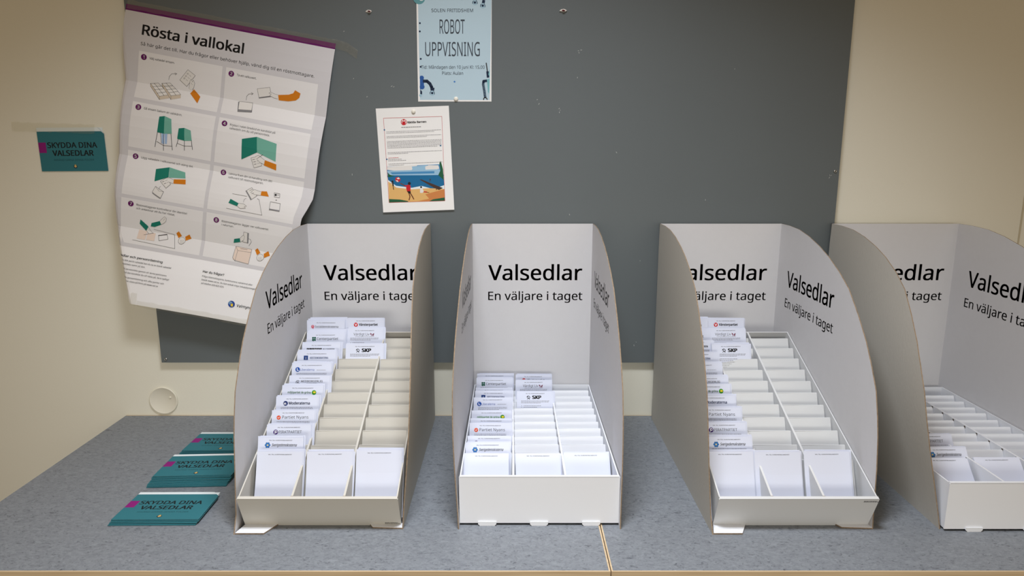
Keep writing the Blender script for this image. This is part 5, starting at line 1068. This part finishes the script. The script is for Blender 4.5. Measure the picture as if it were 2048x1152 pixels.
# ------------------------------------------------------------------ ballot stands
PROFILE = [(1.957, .5930), (1.900, .5935), (1.8347, .5900), (1.77, .5790), (1.705, .5620), (1.65, .5430), (1.59, .5160), (1.5379, .4860), (1.485, .4370),
           (1.4408, .3890), (1.408, .3420), (1.3806, .2960), (1.3650, .2440), (1.3550, .2000), (1.3460, .1300), (1.3400, .0360), (1.3370, 0.0)]
CT = .0023
def stand(name, xl, xr, label, where, tray_x, y0, tilt, z0, H, L, seps, sep_n, lean, m_tray, textdx, flaps, tabs, bows=(0, 0), mark=None):
    yb = 1.957
    root = empty('ballot_stand', ((xl + xr) / 2, 1.65, TZ), label, 'ballot stand')
    org = Vector(root.location)
    # back panel with lettering
    w = xr - xl
    A = Art()
    A.text('Valsedlar', textdx, .593 - .4285, .0440, M_PRINT, width=.2735, res=5, bold=.020)
    A.text('En väljare i taget', textdx - .0008, .593 - .3690, .0248, M_PRINT, width=.2760, res=4, bold=.014)
    me = sheet('back_panel', w, .593, CT, M_CARD, A, flat_map((xl, yb, TZ + .593), (1, 0, 0), (0, 0, -1), (0, -1, 0)), origin=org, m_back=M_CARD_OUT)
    link('back_panel', me, root)
    # curved sides
    for side in (0, 1):
        x = xl if side == 0 else xr; sgn = 1 if side == 0 else -1
        prof = PROFILE[:-2] + [(1.3330, .0360), (1.3150, 0.0)] if (side == 0 and flaps) else PROFILE
        poly = [(x, y, TZ + z) for y, z in prof] + [(x, yb + CT, TZ), (x, yb + CT, TZ + .593)]
        m = MB()
        m.prism(poly, (sgn * CT, 0, 0), M_CARD_OUT, M_KRAFT, M_CARD)
        A = Art()
        if side == 0:
            fm = flat_map((x + CT, 1.337, TZ + .593), (0, 1, 0), (0, 0, -1), (1, 0, 0)); u0 = .256
        else:
            fm = flat_map((x - CT, 1.957, TZ + .593), (0, -1, 0), (0, 0, -1), (-1, 0, 0)); u0 = .070
        A.text('Valsedlar', u0, .593 - .4240, .0440, M_PRINT, width=.2850, res=5, bold=.020)
        A.text('En väljare i taget', u0 - .003, .593 - .3650, .0248, M_PRINT, width=.2950, res=4, bold=.014)
        for vs, fs, mm, z in A.items:
            bv = []
            for p in vs:
                q, n = fm(*p); bv.append(m.bm.verts.new(q + n * (z * .8)))
            i = m.mi(mm)
            for f in fs:
                try: m.bm.faces.new([bv[j] for j in f]).material_index = i
                except ValueError: pass
        if bows[side]:
            for yy in (1.40, 1.46, 1.52, 1.60, 1.68, 1.76, 1.85):
                bmesh.ops.bisect_plane(m.bm, geom=m.bm.verts[:] + m.bm.edges[:] + m.bm.faces[:], plane_co=(0, yy, 0), plane_no=(0, 1, 0), dist=1e-6)
            for zz in (.06, .12, .18, .24, .30, .36, .42, .48, .54):
                bmesh.ops.bisect_plane(m.bm, geom=m.bm.verts[:] + m.bm.edges[:] + m.bm.faces[:], plane_co=(0, 0, TZ + zz), plane_no=(0, 0, 1), dist=1e-6)
            for v in m.bm.verts:
                zz = min(1, max(0, (v.co.z - TZ) / .61)); v.co.x -= sgn * bows[side] * math.sin(math.pi * zz) ** 1.2 * max(0, 1.957 - v.co.y) / .58
            m.bm.normal_update()
            for f in m.bm.faces: f.smooth = True
            for ed in m.bm.edges:
                if len(ed.link_faces) != 2 or ed.calc_face_angle() > .5: ed.smooth = False
        m.build('side_panel', root)
    for f in flaps:
        m = MB(); m.prism([(x, y, TZ + .0006) for x, y in f], (0, 0, .0030), M_WHITE_CARD, M_KRAFT); m.build('foot_flap', root)
    # the tray
    c, s = math.cos(tilt), math.sin(tilt)
    T = lambda p: (p[0], y0 + p[1] * c - p[2] * s, TZ + z0 + p[1] * s + p[2] * c)
    x0, x1 = tray_x; t = .0028
    m = MB()
    m.box((x0, 0, 0), (x1, L, t), m_tray, T); m.box((x0, 0, t), (x0 + t, L, H), m_tray, T); m.box((x1 - t, 0, t), (x1, L, H), m_tray, T); m.box((x0 + t, L - t, t), (x1 - t, L, H), m_tray, T)
    tray = m.build('tray', root)
    m = MB(); m.box((x0 - .0012, -t, -.0005), (x1 + .0012, 0, H + .0004), m_tray, T); m.box((x0, -t, H), (x1, .004, H + .0022), m_tray, T)
    for a, b in tabs:
        ch = .004
        m.prism([Vector(T(q)) for q in ((a, -t - .0002, .004), (b, -t - .0002, .004), (b, -t - .0002, -z0 + ch), (b - ch, -t - .0002, -z0 + .0002), (a + ch, -t - .0002, -z0 + .0002), (a, -t - .0002, -z0 + ch))], (0, -.0026, 0), m_tray)
    if mark:
        rk_ = random.Random(2)
        for q in range(2):
            xx = mark[0]
            while xx < mark[0] + .028:
                ww = rk_.uniform(.001, .004); n0 = mark[1] - .0024 * q
                m.face([T((xx, -t - .0003, n0)), T((xx + ww, -t - .0003, n0)), T((xx + ww, -t - .0003, n0 + .0014)), T((xx, -t - .0003, n0 + .0014))], M_HEAD); xx += ww + .0008
    m.build('front_panel', tray)
    cw = (x1 - x0 - 2 * t) / 3
    for k in (1, 2):
        xd = x0 + t + cw * k
        m = MB(); m.box((xd - .0022, .004, t), (xd + .0022, L - t, H), m_tray, T); m.box((xd - .0026, .0006, H - .004), (xd + .0026, .006, H + .001), M_KRAFT, T)
        if tilt < .05:
            for sk in seps: m.box((xd - .0028, sk - .001, H - .0075), (xd + .0028, sk + .0045, H - .0015), M_SLOT, T)
        m.build('divider', tray)
    rs_ = random.Random(int(xl * 1000))
    for k in range(3):
        a = x0 + t + cw * k + .0030; b = x0 + t + cw * (k + 1) - .0030
        for sk in seps:
            j = rs_.uniform(-.0012, .0012); n1 = sep_n + rs_.uniform(-.001, .001); tl = math.tan(lean)
            sb = sk - (n1 - .004) * tl
            m = MB(); q = [(a, sb + j, .004), (b, sb + j, .004), (b, sk + j, n1 - .0015), (b - .002, sk + j, n1), (a + .002, sk + j, n1), (a, sk + j, n1 - .0012)]
            m.prism([Vector(T(p)) for p in q], (0, c * .0016, s * .0016), m_tray)
            m.build('separator', tray)
    if tilt > .05:
        m = MB(); yy = y0 + (L - .10) * c
        zt = TZ + z0 + (L - .10) * s - .001
        m.box((x0 + .02, yy, TZ), (x1 - .02, yy + .003, zt - .001), m_tray); m.build('support', tray)
    def place(kind, x, cc, a, extra, dn=0.0, dx=0.0, gap=.0017):
        """one pile of ballots in a pocket: front sheet with its print, loose sheets behind"""
        r = random.Random(hash_of(where + kind) + int(x * 997))
        def put(me, ss, xx, nn, roll, da):
            aa = a + da
            up = Vector(T((0, math.sin(aa), math.cos(aa)))) - Vector(T((0, 0, 0)))
            back = Vector(T((0, math.cos(aa), -math.sin(aa)))) - Vector(T((0, 0, 0)))
            p = Vector(T((xx, ss, .0045))) + up * nn
            R = Matrix(((1, back.x, up.x), (0, back.y, up.y), (0, back.z, up.z))).to_4x4()
            o = link('ballot_paper', me); o.matrix_world = Matrix.Translation(p) @ R @ Matrix.Rotation(roll, 4, 'Y'); return o
        if kind.startswith('blank'):
            col = {'1': 'left', '2': 'middle', '3': 'right'}[kind[5]]
            lab = 'blank white ballot paper in the %s front pocket of the %s' % (col, where)
            und = 'white ballot paper behind the %s front blank of the %s' % (col, where)
        else:
            lab = 'white ballot paper with %s in the %s' % (DESC[kind], where)
            und = 'white ballot paper piled behind the %s ballot, %s' % (DESC[kind].replace(' emblem', ''), where)
        o = put(BM['blank' if kind.startswith('blank') else kind], cc, x, dn, r.uniform(-.006, .006) + dx, 0)
        tag(o, lab, 'ballot paper')
        for j in range(extra):
            o = put(BLANK_SHEET, cc + gap * (j + 1), x + r.uniform(-.001, .0035) + .0008 * j, dn + r.uniform(-.0040, .0006) + (.0008 * j if kind in ('clover', 'rose') else 0), r.uniform(-.010, .010), r.uniform(.0, .003) + .002 * j)
            tag(o, und, 'ballot paper', und.replace('white ballot paper', 'ballots'))
    return place

D = math.radians
TILT = D(22.8)
SEP1 = [.031 + .080 + .0436 * k for k in range(0, 11)]
def flapL(x): return [(x + .003, 1.3160), (x + .064, 1.3160), (x + .083, 1.3540), (x + .013, 1.3560)]
def flapR(x): return [(x - .066, 1.3400), (x - .002, 1.3370), (x - .002, 1.3560), (x - .076, 1.3560)]
p1 = stand('a', -.590, -.234, 'leftmost white cardboard ballot stand with curved sides and steeply sloped cream tray', 'leftmost stand',
           (-.5785, -.2415), 1.356, TILT, .0010, .0850, .572, SEP1, .080, D(45), M_CREAM, .0415, [flapL(-.590), flapR(-.234)], [], (0, .018), (-.275, .008))
p2 = stand('b', -.116, .234, 'second white cardboard ballot stand from the left, flat white tray with tall front', 'second stand from left',
           (-.1125, .2305), 1.356, 0.0, .0060, .1060, .592, [.132 + .047 * k for k in range(0, 10)], .100, D(27), M_WHITE_CARD, .0470, [], [(-.0735, -.034), (.039, .078), (.152, .191)], (.012, .003))
p3 = stand('c', .4245, .776, 'third white cardboard ballot stand from the left, steeply sloped tray', 'third stand from left',
           (.4370, .7720), 1.356, TILT, .0010, .0850, .572, SEP1, .080, D(45), mat('off_white_card', (210, 212, 214), .7, spec=.2), .0440, [flapL(.4245), flapR(.776)], [], (.011, 0), (.742, .079))
p4 = stand('d', .918, 1.285, 'rightmost white cardboard ballot stand with flat tray, cut by the photo edge', 'rightmost stand',
           (.9240, 1.2790), 1.332, 0.0, .0060, .1040, .600, [.126 + .0455 * k for k in range(0, 10)], .100, D(27), M_WHITE_CARD, .0660, [], [(.968, 1.004), (1.092, 1.128), (1.21, 1.245)], (.042, 0))

A45 = D(45); sc_ = .1047
# (emblem, left edge, foot along the tray, lean, sheets behind)
for kind, x, cc, a, ex in (('blank1', -.5670, .0070, A45, 5), ('flower', -.5745, .0380, A45, 4), ('flag', -.5675, .0860, A45, 5), ('orange', -.5695, .1330, A45, 5), ('navy', -.5735, .1810, A45, 4),
                           ('green', -.5705, .2200, A45, 4), ('wreath', -.5610, .2520, A45, 4), ('blue', -.5685, .3060, A45, 4), ('square', -.5665, .3520, A45, 5), ('blocks', -.5615, .3830, A45, 4),
                           ('clover', -.5610, .4320, A45, 6), ('rose', -.5655, .4780, D(36), 6), ('blank2', -.4545, .0070, A45, 3), ('hammer', -.4445, .3830, A45, 4), ('butterfly', -.4575, .4520, A45, 4),
                           ('red_heart', -.4570, .4950, D(34), 3), ('blank3', -.3460, .0110, A45, 4)):
    p1(kind, x, cc, a, ex, .006 if kind == 'flower' else .003 if kind in ('blocks', 'wreath') else -.002 if kind.startswith('blank') else .005 if kind == 'rose' else 0)
for kind, x, cc, a, ex in (('blank1', .4330, .0070, A45, 5), ('flower', .4400, .0400, A45, 4), ('flag', .4420, .0930, A45, 4), ('orange', .4440, .1430, A45, 4), ('navy', .4410, .1840, A45, 4),
                           ('green', .4400, .2240, A45, 4), ('wreath', .4390, .2500, A45, 3), ('blue', .4400, .3060, A45, 4), ('square', .4400, .3500, A45, 4), ('blocks', .4400, .3960, A45, 3),
                           ('clover', .4400, .4440, A45, 5), ('rose', .4400, .4840, D(36), 5), ('blank2', .5385, .0060, A45, 4), ('hammer', .5350, .3830, A45, 4), ('butterfly', .5400, .4520, A45, 4),
                           ('red_heart', .5415, .4950, D(34), 4), ('blank3', .6480, .0070, A45, 5)):
    p3(kind, x, cc, a, ex, .006 if kind == 'flower' else .003 if kind in ('blocks', 'wreath') else -.002 if kind.startswith('blank') else .005 if kind == 'rose' else 0)
for kind, x, cc, a, ex in (('blank1', -.1105, .0060, A45, 3), ('flower', -.1080, .0520, D(38), 3), ('flag', -.1060, .0860, D(35), 3), ('orange', -.1050, .1570, D(27), 4), ('navy', -.1040, .1860, D(27), 2),
                           ('green', -.1035, .2390, D(27), 3), ('blue', -.1030, .3330, D(27), 3), ('square', -.1030, .3850, D(27), 3), ('blocks', -.1030, .4120, D(29), 2), ('clover', -.1035, .4900, D(19), 4),
                           ('rose', -.1030, .5320, D(13), 4), ('blank2', .0085, .0060, A45, 3), ('hammer', .0130, .3830, D(27), 4), ('butterfly', .0112, .4720, D(19), 3), ('red_heart', .0105, .5260, D(13), 4), ('blank3', .1195, .0080, A45, 3)):
    p2(kind, x, cc, a, ex)
for kind, x, cc, a, ex in (('blank1', .9275, .0060, A45, 3), ('flower', .9450, .0500, D(38), 3), ('flag', .9500, .1200, D(35), 3), ('blank2', 1.0480, .0080, A45, 3), ('blank3', 1.1630, .0080, A45, 3)):
    p4(kind, x, cc, a, ex)
